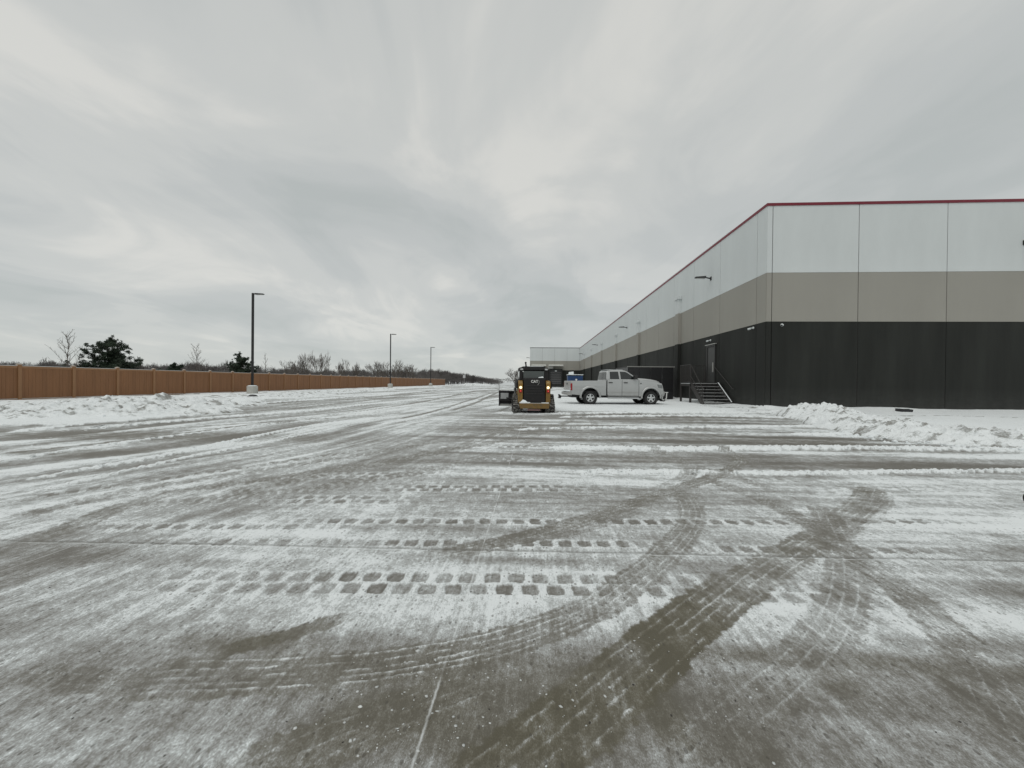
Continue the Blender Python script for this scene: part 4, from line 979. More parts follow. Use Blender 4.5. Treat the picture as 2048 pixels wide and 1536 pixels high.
def conifer(label, x, y, h, w, seed, tufts=900, cols=None):
    """pine with loose whorls: long bare limbs carrying clumps of needles"""
    t_ = thing('pine_tree', label, 'tree', (x, y, 0), 0, 'evergreens behind the fence'); rg = random.Random(seed); seg = []; V = []; Fc = []
    tops = [(0, 0, h)] + [(rg.uniform(-.2, .2) * w, rg.uniform(-.15, .15) * w, h * rg.uniform(.78, .93)) for _ in range(2)]
    base = Vector((0, 0, 0))
    for tx, ty, tz in tops: seg.append((base, Vector((tx * .4, ty * .4, tz * .5)), .09, .06, 0)); seg.append((Vector((tx * .4, ty * .4, tz * .5)), Vector((tx, ty, tz)), .06, .015, 0))
    def tuft(c, s):
        for _ in range(13):
            d = Vector((rg.gauss(0, 1), rg.gauss(0, 1), rg.gauss(.35, .8))).normalized(); L = s * rg.uniform(.6, 1.25); a = d.orthogonal().normalized(); a = (a * math.cos(rg.random() * 6) + d.cross(a) * math.sin(rg.random() * 6)) * s * .20
            o = len(V); q = c + Vector((rg.gauss(0, s * .3), rg.gauss(0, s * .3), rg.gauss(0, s * .25))); V.extend([q - a, q + a, q + d * L]); Fc.append((o, o + 1, o + 2))
    nb = 58
    for i in range(nb):
        f = (i + .5) / nb; zb = h * (.06 + .88 * f); tp = tops[i % 3] if f > .45 else tops[0]; zb = min(zb, tp[2] * .97)
        ax = tp[0] * (zb / tp[2]); ay = tp[1] * (zb / tp[2]); a = i * 2.399 + rg.uniform(-.4, .4); L = w * .5 * (1 - f) ** .75 * rg.uniform(.55, 1.25) + .12
        b = Vector((ax, ay, zb)); e = b + Vector((math.cos(a) * L, math.sin(a) * L, L * rg.uniform(.25, .6))); seg.append((b, e, .03, .01, 1))
        for j in range(max(3, int(L * 7))):
            u = rg.uniform(.25, 1.0); c = b.lerp(e, u) + Vector((rg.gauss(0, .13), rg.gauss(0, .13), rg.gauss(0, .10))) * min(1, L)
            for _ in range(5): tuft(c + Vector((rg.gauss(0, .08), rg.gauss(0, .08), rg.gauss(0, .07))), .14)
    for k in range(60): tp = tops[k % 3]; u = rg.uniform(.3, 1.0); tuft(Vector((tp[0] * u, tp[1] * u, tp[2] * u)), .14)
    for k in range(int(50 * w)): u = rg.random(); tuft(Vector((rg.gauss(0, .19) * w * (1.15 - u), rg.gauss(0, .16) * w * (1.15 - u), (.1 + .62 * u) * h)), .17)
    seg_mesh('trunk', seg, M['bark'], t_)
    me = bpy.data.meshes.new('crown'); me.from_pydata([v[:] for v in V], [], Fc); me.materials.append(M['needle']); o = bpy.data.objects.new('crown', me); C.objects.link(o); o.parent = t_
conifer('larger dark evergreen with a ragged pointed top behind the fence', -38, 32.4, 5.15, 5.4, 21)
conifer('smaller dark evergreen behind the nearest lamp post', -38, 47.3, 4.9, 4.6, 22)
conifer('low dark evergreen bush barely rising over the fence between two evergreens', -38, 38.4, 3.0, 2.2, 23)

# ------------------------------------------------------------------ pickup truck
print('truck')
TS = 1.03
trk = thing('pickup_truck', 'silver four-door pickup truck with open snowy bed parked before the black enclosure', 'pickup truck', (3.26, 25.0, .03), R_(7.4)); trk.scale = (TS,) * 3
SV = M['silver']; WB = 3.74; HW = .98
def arc(cx_, cz, r, a0, a1, n): return [(cx_ + r * math.cos(R_(a0 + (a1 - a0) * k / n)), cz + r * math.sin(R_(a0 + (a1 - a0) * k / n))) for k in range(n + 1)]
# bed
bedp = [(-1.16, .62), (-1.18, 1.43), (.97, 1.46), (.97, .56)] + arc(0, .47, .54, 10, 170, 14)
def sidewall(mb, poly, y0, y1): mb.prism(poly, y0, y1, 'y')
for s in (-1, 1):
    mb = MB(); sidewall(mb, bedp, *sorted((s * HW, s * (HW - .14)))); mb.build('bed_side', SV, trk, .03, 3, smooth=40)
    mb = MB(); mb.prism([(-1.02, 1.05), (-1.0, 1.22), (.8, 1.25), (.85, 1.08)], *sorted((s * (HW - .02), s * (HW + .008))), 'y'); mb.build('side_crease', SV, trk, .007, 2, smooth=60)
    for cx_ in (0, WB):
        mb = MB(); mb.lathe([(.53, s * .42), (.575, s * .42), (.575, s * .93), (.55, s * .93), (.53, s * .5)], (cx_, 0, .49), 'y', 18, 0, R_(-5), R_(185)); mb.lathe([(0.02, s * .42), (.56, s * .43)], (cx_, 0, .49), 'y', 18, 0, R_(0), R_(180)); mb.build('wheel_liner', M['trim'], trk)
mb = MB(); mb.box(-1.14, .97, -.41, .41, .78, .86); mb.box(.90, .97, -HW + .16, HW - .16, .80, 1.44); mb.build('bed_floor', M['silver_low'], trk)
mb = MB(); mb.box(-1.05, .88, -.40, .40, .862, .95); mb.build('bed_snow', M['snow'], trk, .03)
mb = MB(); mb.box(-1.21, -1.13, -HW + .05, HW - .05, .70, 1.42); tg = mb.build('tailgate', SV, trk, .02)
mb = MB(); mb.box(-1.225, -1.212, -.12, .12, 1.20, 1.30); mb.build('tailgate_handle', M['trim'], tg)
mb = MB(); mb.box(-1.216, -1.2105, -.55, .55, .92, 1.05); mb.build('tailgate_badge', M['chrome'], tg)
# front clip: fenders + bonnet, nose
fx0 = 2.98; nose = WB + .78
fp = [(fx0, .50), (fx0, 1.53), (WB - .2, 1.44), (WB + .42, 1.39), (nose - .12, 1.31), (nose - .06, 1.15), (nose - .01, .95), (nose, .66), (WB + .56, .60)] + arc(WB, .47, .54, 12, 170, 14)
for a_, b_ in ((-HW, -HW + .30), (HW - .30, HW)):
    mb = MB(); mb.prism(fp, a_, b_, 'y'); mb.build('front_fender', SV, trk, .045, 3, smooth=40)
def ring_loft(rings, mb, mi=0, cap=True):
    n = len(rings[0]); vs = [p for r in rings for p in r]; fs = []
    for k in range(len(rings) - 1):
        for j in range(n - 1): fs.append((k * n + j, k * n + j + 1, (k + 1) * n + j + 1, (k + 1) * n + j))
    mb.add(vs, fs, mi)
hood = []
for x, z, wd in ((2.86, 1.60, .84), (3.1, 1.62, .86), (3.5, 1.60, .86), (WB + .1, 1.565, .86), (WB + .42, 1.51, .84), (WB + .60, 1.44, .81), (WB + .69, 1.32, .79), (WB + .72, 1.20, .78)):
    hood.append([(x, s * wd * k, z - dz) for s, k, dz in ((-1, 1.0, .24), (-1, .98, .08), (-1, .86, .015), (-1, .62, -.01), (-1, .3, .0), (1, 0, .0), (1, .3, .0), (1, .62, -.01), (1, .86, .015), (1, .98, .08), (1, 1.0, .24))])
mb = MB(); ring_loft(hood, mb); mb.build('bonnet', SV, trk, smooth=50)
mb = MB(); mb.hexa([(WB + .5, -.80, .9), (WB + .76, -.80, .9), (WB + .76, .80, .9), (WB + .5, .80, .9), (WB + .5, -.78, 1.26), (WB + .72, -.78, 1.24), (WB + .72, .78, 1.24), (WB + .5, .78, 1.26)]); mb.build('grille', M['chrome'], trk, .04)
mb = MB()
for y in (-.4, .4):
    for z in (.97, 1.1): mb.box(WB + .762, WB + .775, y - .34, y + .34, z - .05, z + .05)
mb.build('grille_opening', M['black_paint'], trk)
for s in (-1, 1):
    mb = MB(); mb.hexa([(WB + .42, s * .80, 1.02), (WB + .80, s * .78, 1.02), (WB + .70, s * 1.0, 1.02), (WB + .44, s * 1.0, 1.06), (WB + .42, s * .80, 1.24), (WB + .74, s * .78, 1.22), (WB + .66, s * .998, 1.22), (WB + .36, s * .998, 1.27)])
    mb.build('headlight', mat('headlight_lens', (.20, .21, .21), .12, .4), trk, .02)
mb = MB(); mb.prism([(WB + .56, .52), (WB + .60, .86), (WB + .84, .86), (WB + .88, .74), (WB + .82, .54)], -.96, .96, 'y'); mb.build('front_bumper', M['silver_low'], trk, .04, 3, smooth=40)
# cab lower with doors
mb = MB(); mb.prism([(.99, .56), (.99, 1.53), (fx0, 1.53), (fx0, .52), (2.9, .50), (1.1, .50)], -HW + .012, HW - .012, 'y'); mb.build('cab', SV, trk, .03, 3, smooth=40)
for s in (-1, 1):
    mb = MB(); mb.box(.985, 3.0, *sorted((s * (HW - .03), s * (HW - .006))), .54, 1.50); mb.build('door_seal', M['trim'], trk)
    for (a, b_) in ((1.03, 1.925), (1.945, 2.965)):
        y = s * HW
        mb = MB(); poly = [(a, .56), (a, 1.515), (b_, 1.515), (b_, .56)]
        if a == 1.03: poly = [(a + .02, .60), (a, .75), (a, 1.515), (b_, 1.515), (b_, .56), (a + .06, .56)]
        mb.prism(poly, min(y, y - s * .05) , max(y, y - s * .05) + 0.0, 'y')
        d = mb.build('door', SV, trk, .012, 2)
        mb = MB(); mb.box(a + .01, b_ - .01, min(y, y + s * .012), max(y, y + s * .012), .735, .80); mb.build('door_moulding', M['silver_low'], d, .004)
        mb = MB(); hx = a + (.08 if a < 1.5 else .09); mb.box(hx, hx + .24, min(y, y + s * .035), max(y, y + s * .035), 1.315, 1.37); mb.build('handle', M['trim'], d, .012)
# greenhouse
def yy(z): return .925 - (z - 1.53) / .53 * .165
mb = MB()
rings = []
for x, zt in ((.99, 0), (1.05, 1), (1.25, 1.04), (1.9, 1.06), (2.2, 1.03), (2.32, .94), (3.02, 0)):
    z = 1.53 + .53 * zt; w1 = yy(z) if zt > 0 else .93
    rings.append((x, z, w1))
top = [(1.04, 2.02), (1.10, 2.075), (1.4, 2.105), (1.9, 2.11), (2.15, 2.09), (2.33, 2.02)]
prof = [(.99, 1.53)] + top + [(3.04, 1.53)]
n = len(prof)
vs = [(x, -yy(z), z) for x, z in prof] + [(x, yy(z), z) for x, z in prof]
fs = [tuple(range(n)), tuple(range(2 * n - 1, n - 1, -1))] + [(i, n + i, n + i + 1, i + 1) for i in range(n - 1)] + [(0, n - 1, 2 * n - 1, n)]
mb.add(vs, fs); mb.build('cab_roof', SV, trk, .05, 3, smooth=45)
for s in (-1, 1):
    for poly in ([(1.20, 1.55), (1.22, 2.0), (1.74, 2.015), (1.78, 1.55)], [(1.88, 1.55), (1.85, 2.015), (2.18, 2.005), (2.30, 1.95), (2.84, 1.575), (2.84, 1.55)]):
        n = len(poly); mb = MB()
        for off, sc_ in ((.004, 1),):
            a = [(x, s * (yy(z) + .006), z) for x, z in poly]; c = [(x, s * (yy(z) - .02), z) for x, z in poly]
            mb.add(a + c, [tuple(range(n)), tuple(range(2 * n - 1, n - 1, -1))] + [(i, (i + 1) % n, n + (i + 1) % n, n + i) for i in range(n)])
        wn = mb.build('side_window', M['glass'], trk)
        mb = MB(); z_ = 1.545; x0, x1 = min(p[0] for p in poly), max(p[0] for p in poly); mb.box(x0 - .02, x1 + .02, min(s * .93, s * .95), max(s * .93, s * .95), 1.525, 1.548); mb.build('window_trim', M['chrome'], wn)
def pane(name, pts, off):
    a = [Vector(p) for p in pts]; nrm = (a[1] - a[0]).cross(a[2] - a[0]).normalized() * off; mb = MB(); mb.hexa([p + nrm * 1 for p in a] + [p + nrm * .2 for p in a]); return mb.build(name, M['glass'], trk)
pane('windscreen', [(2.97, -.80, 1.585), (2.97, .80, 1.585), (2.41, .70, 1.975), (2.41, -.70, 1.975)], .012)
pane('rear_window', [(.985, .78, 1.56), (.985, -.78, 1.56), (1.028, -.70, 1.98), (1.028, .70, 1.98)], .012)
mb = MB(); mb.box(1.09, 1.5, -.62, .62, 2.112, 2.135); mb.box(1.55, 2.1, -.6, .6, 2.112, 2.132); mb.build('roof_snow', M['snow'], trk, .01)
for s in (-1, 1):
    mb = MB(); mb.box(2.62, 2.80, min(s * .96, s * 1.22), max(s * .96, s * 1.22), 1.55, 1.82); mb.tube((2.75, s * .9, 1.56), (2.72, s * 1.0, 1.6), .03, .03); mb.build('wing_mirror', M['trim'], trk, .03)
    mb = MB(); mb.box(-1.205, -1.10, min(s * .80, s * 1.0), max(s * .80, s * 1.0), .86, 1.28); tl = mb.build('tail_light', M['red_lens'], trk, .02)
    mb = MB(); mb.box(-1.212, -1.12, min(s * .82, s * .99), max(s * .82, s * .99), .92, .98); mb.build('reverse_lens', M['clear_lens'], tl)
    # wheel arch lips and flares
    for cx_ in (0, WB):
        mb = MB(); pr = [(.545, 0), (.545, .045), (.60, .055), (.645, .03), (.655, 0)]
        mb.lathe([(r, s * h_) for r, h_ in pr], (cx_, s * (HW - .01), .49), 'y', 20, 0, R_(-8), R_(188)); mb.build('wheel_arch_flare', M['silver_low'] if 0 else SV, trk, smooth=50)
    mb = MB(); mb.tube((1.05, s * 1.03, .42), (2.95, s * 1.03, .42), .045, .045, 10)
    for x in (1.3, 2.0, 2.75): mb.tube((x, s * .7, .5), (x, s * 1.03, .42), .025, .025, 6)
    mb.build('side_step', M['chrome'], trk, smooth=40)
# chassis and underside
mb = MB(); mb.box(-1.05, WB + .5, -.55, .55, .42, .62); mb.box(-.62, .62, -.80, .80, .6, .84); mb.box(WB - .62, WB + .62, -.64, .64, .6, 1.2); mb.box(1.0, 2.95, -.85, .85, .45, .52)
mb.tube((0, -.85, .44), (0, .85, .44), .09, .09); mb.tube((WB, -.85, .44), (WB, .85, .44), .08, .08); mb.build('chassis', M['trim'], trk)
mb = MB(); mb.prism([(-1.36, .56), (-1.38, .74), (-1.16, .78), (-1.10, .56)], -.95, .95, 'y'); rb_ = mb.build('rear_bumper', M['silver_low'], trk, .03, 2)
mb = MB(); mb.box(-1.37, -1.14, -.9, .9, .785, .85); mb.build('bumper_snow', M['snow'], rb_, .02)
mb = MB(); mb.box(-1.62, -1.0, -.04, .04, .44, .51); mb.box(-1.74, -1.60, -.05, .05, .34, .54); mb.tube((-1.8, 0, .40), (-1.6, 0, .40), .02, .02, 6); mb.lathe([(0, .5), (.03, .5), (.05, .54), (.04, .59), (0, .6)], (-1.72, 0, .0), 'z', 10); mb.tube((-1.62, -.22, .42), (-1.62, .22, .55), .02, .02, 6); mb.build('tow_hitch', M['black_metal'], trk)
# wheels
def wheel(x, y, s):
    w_ = thing('wheel', None, None) if 0 else bpy.data.objects.new('wheel', None); C.objects.link(w_); w_.parent = trk; w_.location = (x, y, .415)
    R0 = .415
    mb = MB(); mb.lathe([(.235, -.12), (.30, -.145), (.37, -.14), (R0 - .01, -.11), (R0, -.06), (R0, .06), (R0 - .01, .11), (.37, .14), (.30, .145), (.235, .12)], n=48)
    for k in range(44):
        a = 2 * math.pi * k / 44
        for h0, h1, sh in ((-.135, -.05, 0), (-.045, .045, .5), (.05, .135, 0)):
            a_ = a + sh * 2 * math.pi / 44; p = []
            for rr_ in (R0 - .015, R0 + .014):
                for (da, hh) in ((-.045, h0), (.045, h0), (.045, h1), (-.045, h1)): p.append((rr_ * math.cos(a_ + da), hh, rr_ * math.sin(a_ + da)))
            mb.hexa(p)
    mb.build('tyre', M['rubber'], w_, smooth=35)
    mb = MB(); yo = s * .10
    mb.lathe([(.245, s * .13), (.225, s * .125), (.215, s * .05), (.20, s * .0), (.05, s * .0), (0, 0)], n=36)
    mb.lathe([(0, s * .125), (.055, s * .125), (.07, s * .10), (.07, s * .0)], n=20)
    for k in range(5):
        a = 2 * math.pi * k / 5 + .3
        for r0, r1, wa, wb_ in ((.06, .225, .052, .040),):
            p = []
            for hh in (.055, .105):
                for rr_, ww in ((r0, wa), (r1, wb_)):
                    for q in (-1, 1): p.append((rr_ * math.cos(a) - q * ww * math.sin(a), s * (hh + (.01 if rr_ > .1 else 0)), rr_ * math.sin(a) + q * ww * math.cos(a)))
            mb.hexa([p[0], p[1], p[3], p[2], p[4], p[5], p[7], p[6]])
    mb.build('rim', M['chrome'], w_, smooth=35)
    mb = MB(); mb.lathe([(0, s * .035), (.19, s * .035), (.19, s * .02)], n=24); mb.build('brake_disc', M['black_metal'], w_)
for x in (0, WB):
    for s in (-1, 1): wheel(x, s * .84, s)
# fuel door, badge, aerial
mb = MB(); mb.box(2.985, 3.30, -HW - .006, -HW + .002, 1.15, 1.20); mb.build('door_badge', M['chrome'], trk)
mb = MB(); mb.box(3.06, 3.13, -HW - .006, -HW + .002, 1.27, 1.34); mb.build('fender_badge', M['trim'], trk)
mb = MB(); mb.tube((2.95, .88, 1.5), (2.93, .88, 2.15), .006, .004, 5); mb.build('aerial', M['black_metal'], trk)
# plow mount at the nose
mb = MB()
for y in (-.42, .42):
    mb.hexa([(nose + .02, y - .04, .22), (nose + .30, y - .04, .20), (nose + .30, y + .04, .20), (nose + .02, y + .04, .22), (nose + .1, y - .04, .74), (nose + .18, y - .04, .74), (nose + .18, y + .04, .74), (nose + .1, y + .04, .74)])
mb.tube((nose - .2, -.42, .35), (nose + .3, -.42, .3), .04, .04); mb.tube((nose - .2, .42, .35), (nose + .3, .42, .3), .04, .04); mb.tube((nose + .14, -.6, .70), (nose + .14, .6, .70), .035, .035)
mb.tube((nose + .25, -.6, .28), (nose + .25, .6, .28), .05, .05); mb.build('plow_mount', M['black_metal'], trk)
mb = MB(); mb.path([(nose + .12, -.62, .78), (nose + .08, -.62, .34), (nose + .2, -.62, .30)], .035, 6); mb.path([(nose + .36, -.62, .76), (nose + .34, -.62, .40), (nose + .28, -.62, .36), (nose + .40, -.62, .27)], .035, 6); mb.box(nose + .05, nose + .44, -.66, -.58, .75, .79)
mb.build('plow_mount_bracket', M['white_print'], trk)

# ------------------------------------------------------------------ skid steer
print('skid steer')
sk = thing('skid_steer', 'yellow and black tracked skid steer with lit rear lamps and a front snow blade', 'skid steer', (-.16, 17.85, .02), R_(90 + 5.5))
# local: x forward, y left, z up ; rear at x = -1.2
YL, BK = M['yellow'], M['machine_black']
mb = MB(); mb.box(-1.05, 1.0, -.62, .62, .28, .95); mb.build('chassis', BK, sk, .03)
mb = MB(); mb.prism([(-.46, .50), (-.46, 1.54), (.46, 1.54), (.46, .50)], -1.24, -1.10, 'x'); rd = mb.build('engine_door', BK, sk, .03, 3, smooth=40)
mb = MB()
for z in (.86, .98, 1.10, 1.22): mb.box(-1.256, -1.238, -.36, .36, z, z + .018)
mb.build('door_louvre', mat('louvre_black', (.035, .033, .033), .45), rd)
mb = MB(); mb.box(-1.30, -1.24, -.44, -.40, .95, 1.05); mb.build('door_latch', M['black_metal'], rd, .008)
def text_mesh(name, s, size, loc, rot, matl, parent, ext=.004):
    cu = bpy.data.curves.new(name, 'FONT'); cu.body = s; cu.size = size; cu.extrude = ext; cu.align_x = 'CENTER'; cu.align_y = 'CENTER'; cu.offset = size * .03
    tmp = bpy.data.objects.new(name, cu); C.objects.link(tmp); dg = bpy.context.evaluated_depsgraph_get(); me = bpy.data.meshes.new_from_object(tmp.evaluated_get(dg))
    bpy.data.objects.remove(tmp); me.materials.clear(); me.materials.append(matl); o = bpy.data.objects.new(name, me); C.objects.link(o); o.location = loc; o.rotation_euler = rot; o.parent = parent; return o
text_mesh('maker_logo', 'CAT', .155, (-1.246, .0, 1.40), (math.pi / 2, 0, -math.pi / 2), M['white_print'], rd)
mb = MB(); mb.lathe([(.15, 0), (.15, -.006), (.158, -.006), (.158, 0)], (-1.242, -.045, 1.38), 'x', 20, 0, R_(150), R_(235)); mb.build('logo_ring', M['white_print'], rd)
for s in (-1, 1):
    # rear towers
    mb = MB(); mb.prism([(-1.20, .48), (-1.22, 1.30), (-1.14, 1.42), (-.85, 1.45), (-.1, 1.15), (.6, .95), (.9, .8), (.9, .5)], min(s * .50, s * .70), max(s * .50, s * .70), 'y'); tw = mb.build('rear_tower', YL, sk, .02)
    # lamps
    mb = MB(); mb.lathe([(0, -.03), (.055, -.025), (.06, 0), (.06, .02)], (-1.235, s * .595, 1.14), 'x', 16); mb.build('work_lamp', M['lamp_lit'], tw, smooth=50)
    mb = MB(); mb.box(-1.245, -1.215, min(s * .53, s * .66), max(s * .53, s * .66), .92, 1.05); mb.build('tail_light', M['red_lens'], tw, .01)
    mb = MB(); mb.box(-1.252, -1.246, min(s * .575, s * .615), max(s * .575, s * .615), .97, 1.01); mb.build('lit_bulb', M['tail_lit'], tw)
    # lift arms
    mb = MB(); mb.prism([(-1.05, 1.10), (-1.1, 1.38), (-.85, 1.50), (.4, 1.28), (1.25, .80), (1.52, .35), (1.38, .30), (1.1, .68), (.3, 1.08)], min(s * .705, s * .78), max(s * .705, s * .78), 'y'); mb.build('lift_arm', BK, sk, .02)
    mb = MB(); mb.tube((-.6, s * .78, .75), (.5, s * .78, 1.05), .05, .05, 10); mb.tube((.3, s * .78, 1.0), (.9, s * .78, 1.0), .03, .03, 8); mb.build('lift_cylinder', M['black_metal'], sk)
    # tracks
    tk = bpy.data.objects.new('track', None); C.objects.link(tk); tk.parent = sk; tk.location = (0, s * .70, 0)
    def tp(off):  # belt outline
        pts = arc(-.92, .26, .24 + off, 180 + 60, 90 + 30, 6) + []
        return pts
    out = []; oc_ = [(-.95, .25, .25), (.85, .25, .25), (.2, .55, .2)]
    path_ = arc(.82, .25, .25, -90, 35, 8) + arc(-.60, .50, .30, 60, 150, 8) + arc(-.95, .25, .25, 150, 270, 8)
    n = len(path_); mb = MB(); wd = .20
    cxm = sum(p[0] for p in path_) / n; czm = .35
    inn = [(cxm + (x - cxm) * .95, czm + (z - czm) * .86) for x, z in path_]
    vs = [(x, -wd, z) for x, z in path_] + [(x, wd, z) for x, z in path_] + [(x, -wd, z) for x, z in inn] + [(x, wd, z) for x, z in inn]; fs = []
    for i in range(n):
        j = (i + 1) % n; fs += [(i, j, n + j, n + i), (2 * n + i, 3 * n + i, 3 * n + j, 2 * n + j), (i, 2 * n + i, 2 * n + j, j), (n + i, n + j, 3 * n + j, 3 * n + i)]
    mb.add(vs, fs); mb.build('track_belt', M['track_rubber'], tk)
    # cleats along the belt
    P = path_ + [path_[0]]; acc = 0; nxt = .05; cl0 = MB()
    for (x0, z0), (x1, z1) in zip(P[:-1], P[1:]):
        L = math.hypot(x1 - x0, z1 - z0)
        while nxt < acc + L:
            f = (nxt - acc) / L; x = x0 + (x1 - x0) * f; z = z0 + (z1 - z0) * f; tx, tz = (x1 - x0) / L, (z1 - z0) / L; nx_, nz_ = tz, -tx
            for (ya, yb) in ((-wd - .005, -.03), (.03, wd + .005)):
                sh = .02 if ya > 0 else -.02; q = []
                for o_ in (-.004, .045):
                    for (t2, y2) in ((-.034 + sh, ya), (.034 + sh, ya), (.028 + sh, yb), (-.028 + sh, yb)): q.append((x + tx * t2 + nx_ * o_, y2, z + tz * t2 + nz_ * o_))
                m2 = MB(); m2.hexa(q); m2.build('cleat', M['track_rubber'], tk)
            nxt += .125
        acc += L
    mb = MB()
    for x, z, r in ((-.92, .27, .2), (-.5, .18, .13), (-.1, .18, .13), (.3, .18, .13), (.78, .27, .2), (-.55, .55, .2)): mb.lathe([(0, -.17), (r, -.17), (r, .17), (0, .17)], (x, 0, z), 'y', 18)
    mb.build('roller', BK, tk)
# cab
mb = MB()
for x, y in ((-.82, -.56), (-.82, .56), (.55, -.56), (.55, .56)): mb.box(x - .06, x + .06, y - .07, y + .07, .95, 1.92)
mb.box(-.88, .62, -.63, .63, 1.90, 2.02); mb.box(-.80, .55, -.52, .52, 2.02, 2.06); mb.box(-.9, .6, -.62, .62, .93, 1.05); mb.build('cab_frame', BK, sk, .02)
mb = MB(); mb.box(-.86, -.83, -.46, .46, 1.56, 1.86); mb.build('rear_window', M['cabin_glass'], sk)
mb = MB(); mb.box(-.80, .5, -.635, -.615, 1.1, 1.86); mb.build('side_window', M['cabin_glass'], sk)
mb = MB(); mb.box(-.80, .5, .615, .635, 1.1, 1.86); mb.build('side_window', M['cabin_glass'], sk)
mb = MB(); mb.box(.58, .60, -.5, .5, 1.0, 1.86); mb.build('front_door_glass', M['cabin_glass'], sk)
mb = MB(); mb.box(-.72, .45, -.45, .45, 2.061, 2.085); mb.build('roof_snow', M['snow'], sk, .01)
mb = MB(); mb.box(-1.10, -.86, -.5, .5, 1.44, 1.56); mb.build('engine_cover', BK, sk, .03)
mb = MB(); mb.hexa([(-1.1, -.42, 1.565), (-.9, -.42, 1.565), (-.9, -.18, 1.565), (-1.1, -.16, 1.565), (-1.05, -.38, 1.63), (-.95, -.36, 1.62), (-.95, -.22, 1.60), (-1.05, -.22, 1.585)]); mb.build('cover_snow', M['snow'], sk, .02)
mb = MB(); mb.tube((-.75, .33, 2.02), (-.80, .36, 2.22), .035, .03, 10); mb.tube((-.80, .36, 2.22), (-.82, .36, 2.24), .045, .045, 10); mb.build('beacon', BK, sk)
for s in (-1, 1):
    mb = MB(); mb.box(-.95, -.87, min(s * .48, s * .60), max(s * .48, s * .60), 1.90, 1.97); mb.build('roof_lamp', M['clear_lens'], sk, .01)
mb = MB(); mb.lathe([(0, -.02), (.05, -.02), (.05, .02)], (-1.17, -.595, 1.33), 'x', 12); mb.build('side_lamp', mat('amber_pale_lens', (.5, .42, .2), .3), sk)
# rear bumper
mb = MB(); mb.prism([(-.62, .24), (-.66, .46), (.66, .46), (.62, .24)], -1.36, -1.08, 'x'); rbp = mb.build('rear_bumper', YL, sk, .015)
mb = MB(); mb.box(-1.33, -1.1, -.62, -.30, .462, .50); mb.box(-1.33, -1.1, .18, .64, .462, .51); mb.box(-1.28, -1.12, -.3, .2, .462, .475)
mb.hexa([(-1.3, .3, .51), (-1.12, .3, .51), (-1.12, .60, .51), (-1.3, .60, .51), (-1.24, .4, .60), (-1.16, .4, .60), (-1.16, .50, .62), (-1.24, .50, .62)]); mb.build('bumper_snow', M['snow'], rbp, .015)
mb = MB(); mb.box(-1.30, -1.10, -.30, .28, .15, .22); mb.tube((-1.34, -.25, .18), (-1.34, .3, .18), .022, .022, 8, 1); mb.build('tow_bar', [BK, mat('dull_red_bar', (.25, .14, .14), .6)], sk)
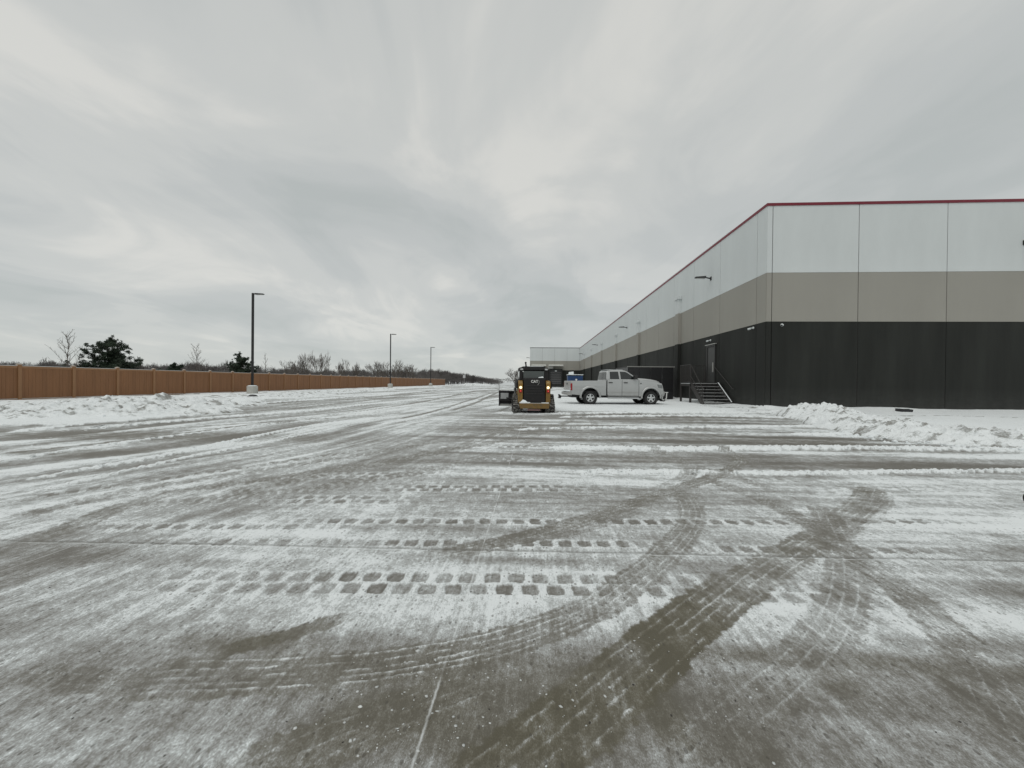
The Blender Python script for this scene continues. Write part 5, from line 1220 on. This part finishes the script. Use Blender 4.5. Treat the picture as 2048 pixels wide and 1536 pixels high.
# blade
bl_ = bpy.data.objects.new('snow_blade', None); C.objects.link(bl_); bl_['label'] = 'black snow blade with ribbed back mounted ahead of the machine'
bl_.parent = sk; bl_.matrix_local = (Matrix.Translation((-.16, 17.85, .02)) @ Matrix.Rotation(R_(95.5), 4, 'Z')).inverted() @ (Matrix.Translation((-.58, 19.75, .03)) @ Matrix.Rotation(R_(93), 4, 'Z'))
HB = 1.27
rings = []
for k in range(7):
    a = R_(-35 + 70 * k / 6); rings.append((.30 - .42 * math.cos(a) + .1, .56 + .62 * math.sin(a)))
front = rings; back = [(x - .03, z) for x, z in rings]
mb = MB(); mb.prism(front + back[::-1], -HB, HB, 'y'); mb.build('moldboard', BK, bl_, smooth=40)
for y in (-1.25, -.75, -.3, .3, .75, 1.25):
    mb = MB(); mb.prism([(back[0][0], back[0][1]), (back[3][0], back[3][1]), (back[-1][0], back[-1][1]), (back[-1][0] - .10, back[-1][1] - .02), (back[3][0] - .09, back[3][1]), (back[0][0] - .12, back[0][1] + .02)], y - .012, y + .012, 'y'); mb.build('back_rib', BK, bl_)
mb = MB(); mb.box(-.12, .02, -HB, HB, .84, .90); mb.build('top_tube', BK, bl_); mb = MB(); mb.box(-.16, -.03, -HB, HB, .40, .48); mb.build('cross_tube', BK, bl_)
mb = MB(); mb.box(.0, .06, -HB, HB, .13, .24); mb.build('cutting_edge', M['galv'], bl_)
for s in (-1, 1):
    mb = MB(); mb.prism([(-.12, .14), (.30, .14), (.30, .80), (.1, .92), (-.12, .92)], s * HB - .012 * s, s * (HB + .02), 'y'); mb.build('side_plate', BK, bl_)
    mb = MB(); mb.tube((.05, s * (HB + .01), .90), (.03, s * (HB + .02), 1.44), .014, .012, 6); mb.build('marker_rod', M['galv'], bl_)
mb = MB(); mb.box(-.42, -.1, -.5, .5, .22, .66); mb.tube((-.3, -.45, .5), (-.12, -.9, .55), .035, .035); mb.tube((-.3, .45, .5), (-.12, .9, .55), .035, .035); mb.build('mount_frame', BK, bl_, .02)
mb = MB(); mb.box(-.13, -.118, .80, 1.20, .50, .80); mb.build('back_plate', mat('frosted_back_plate', (.35, .36, .36), .7), bl_)

# ------------------------------------------------------------------ unidentified dark object at the right edge, built as a cart wheel
cw = thing('cart_wheel', 'unidentified black rounded object at the right edge, built as a cart wheel', 'cart wheel', (5.715, 4.72, .01), R_(20)); cw.scale = (.8, .8, .8)
mb = MB(); mb.lathe([(.07, -.035), (.11, -.045), (.135, -.03), (.14, 0), (.135, .03), (.11, .045), (.07, .035)], (0, 0, .14), 'x', 30); mb.build('tyre', M['rubber'], cw, smooth=50)
mb = MB(); mb.lathe([(0, -.04), (.03, -.04), (.035, -.015), (.075, -.012), (.075, .012), (.035, .015), (.03, .04), (0, .04)], (0, 0, .14), 'x', 24); mb.build('hub', M['galv'], cw, smooth=50)
mb = MB(); mb.tube((.0, 0, .14), (.45, 0, .14), .012, .012, 8); mb.build('axle', M['galv'], cw)
print('done')
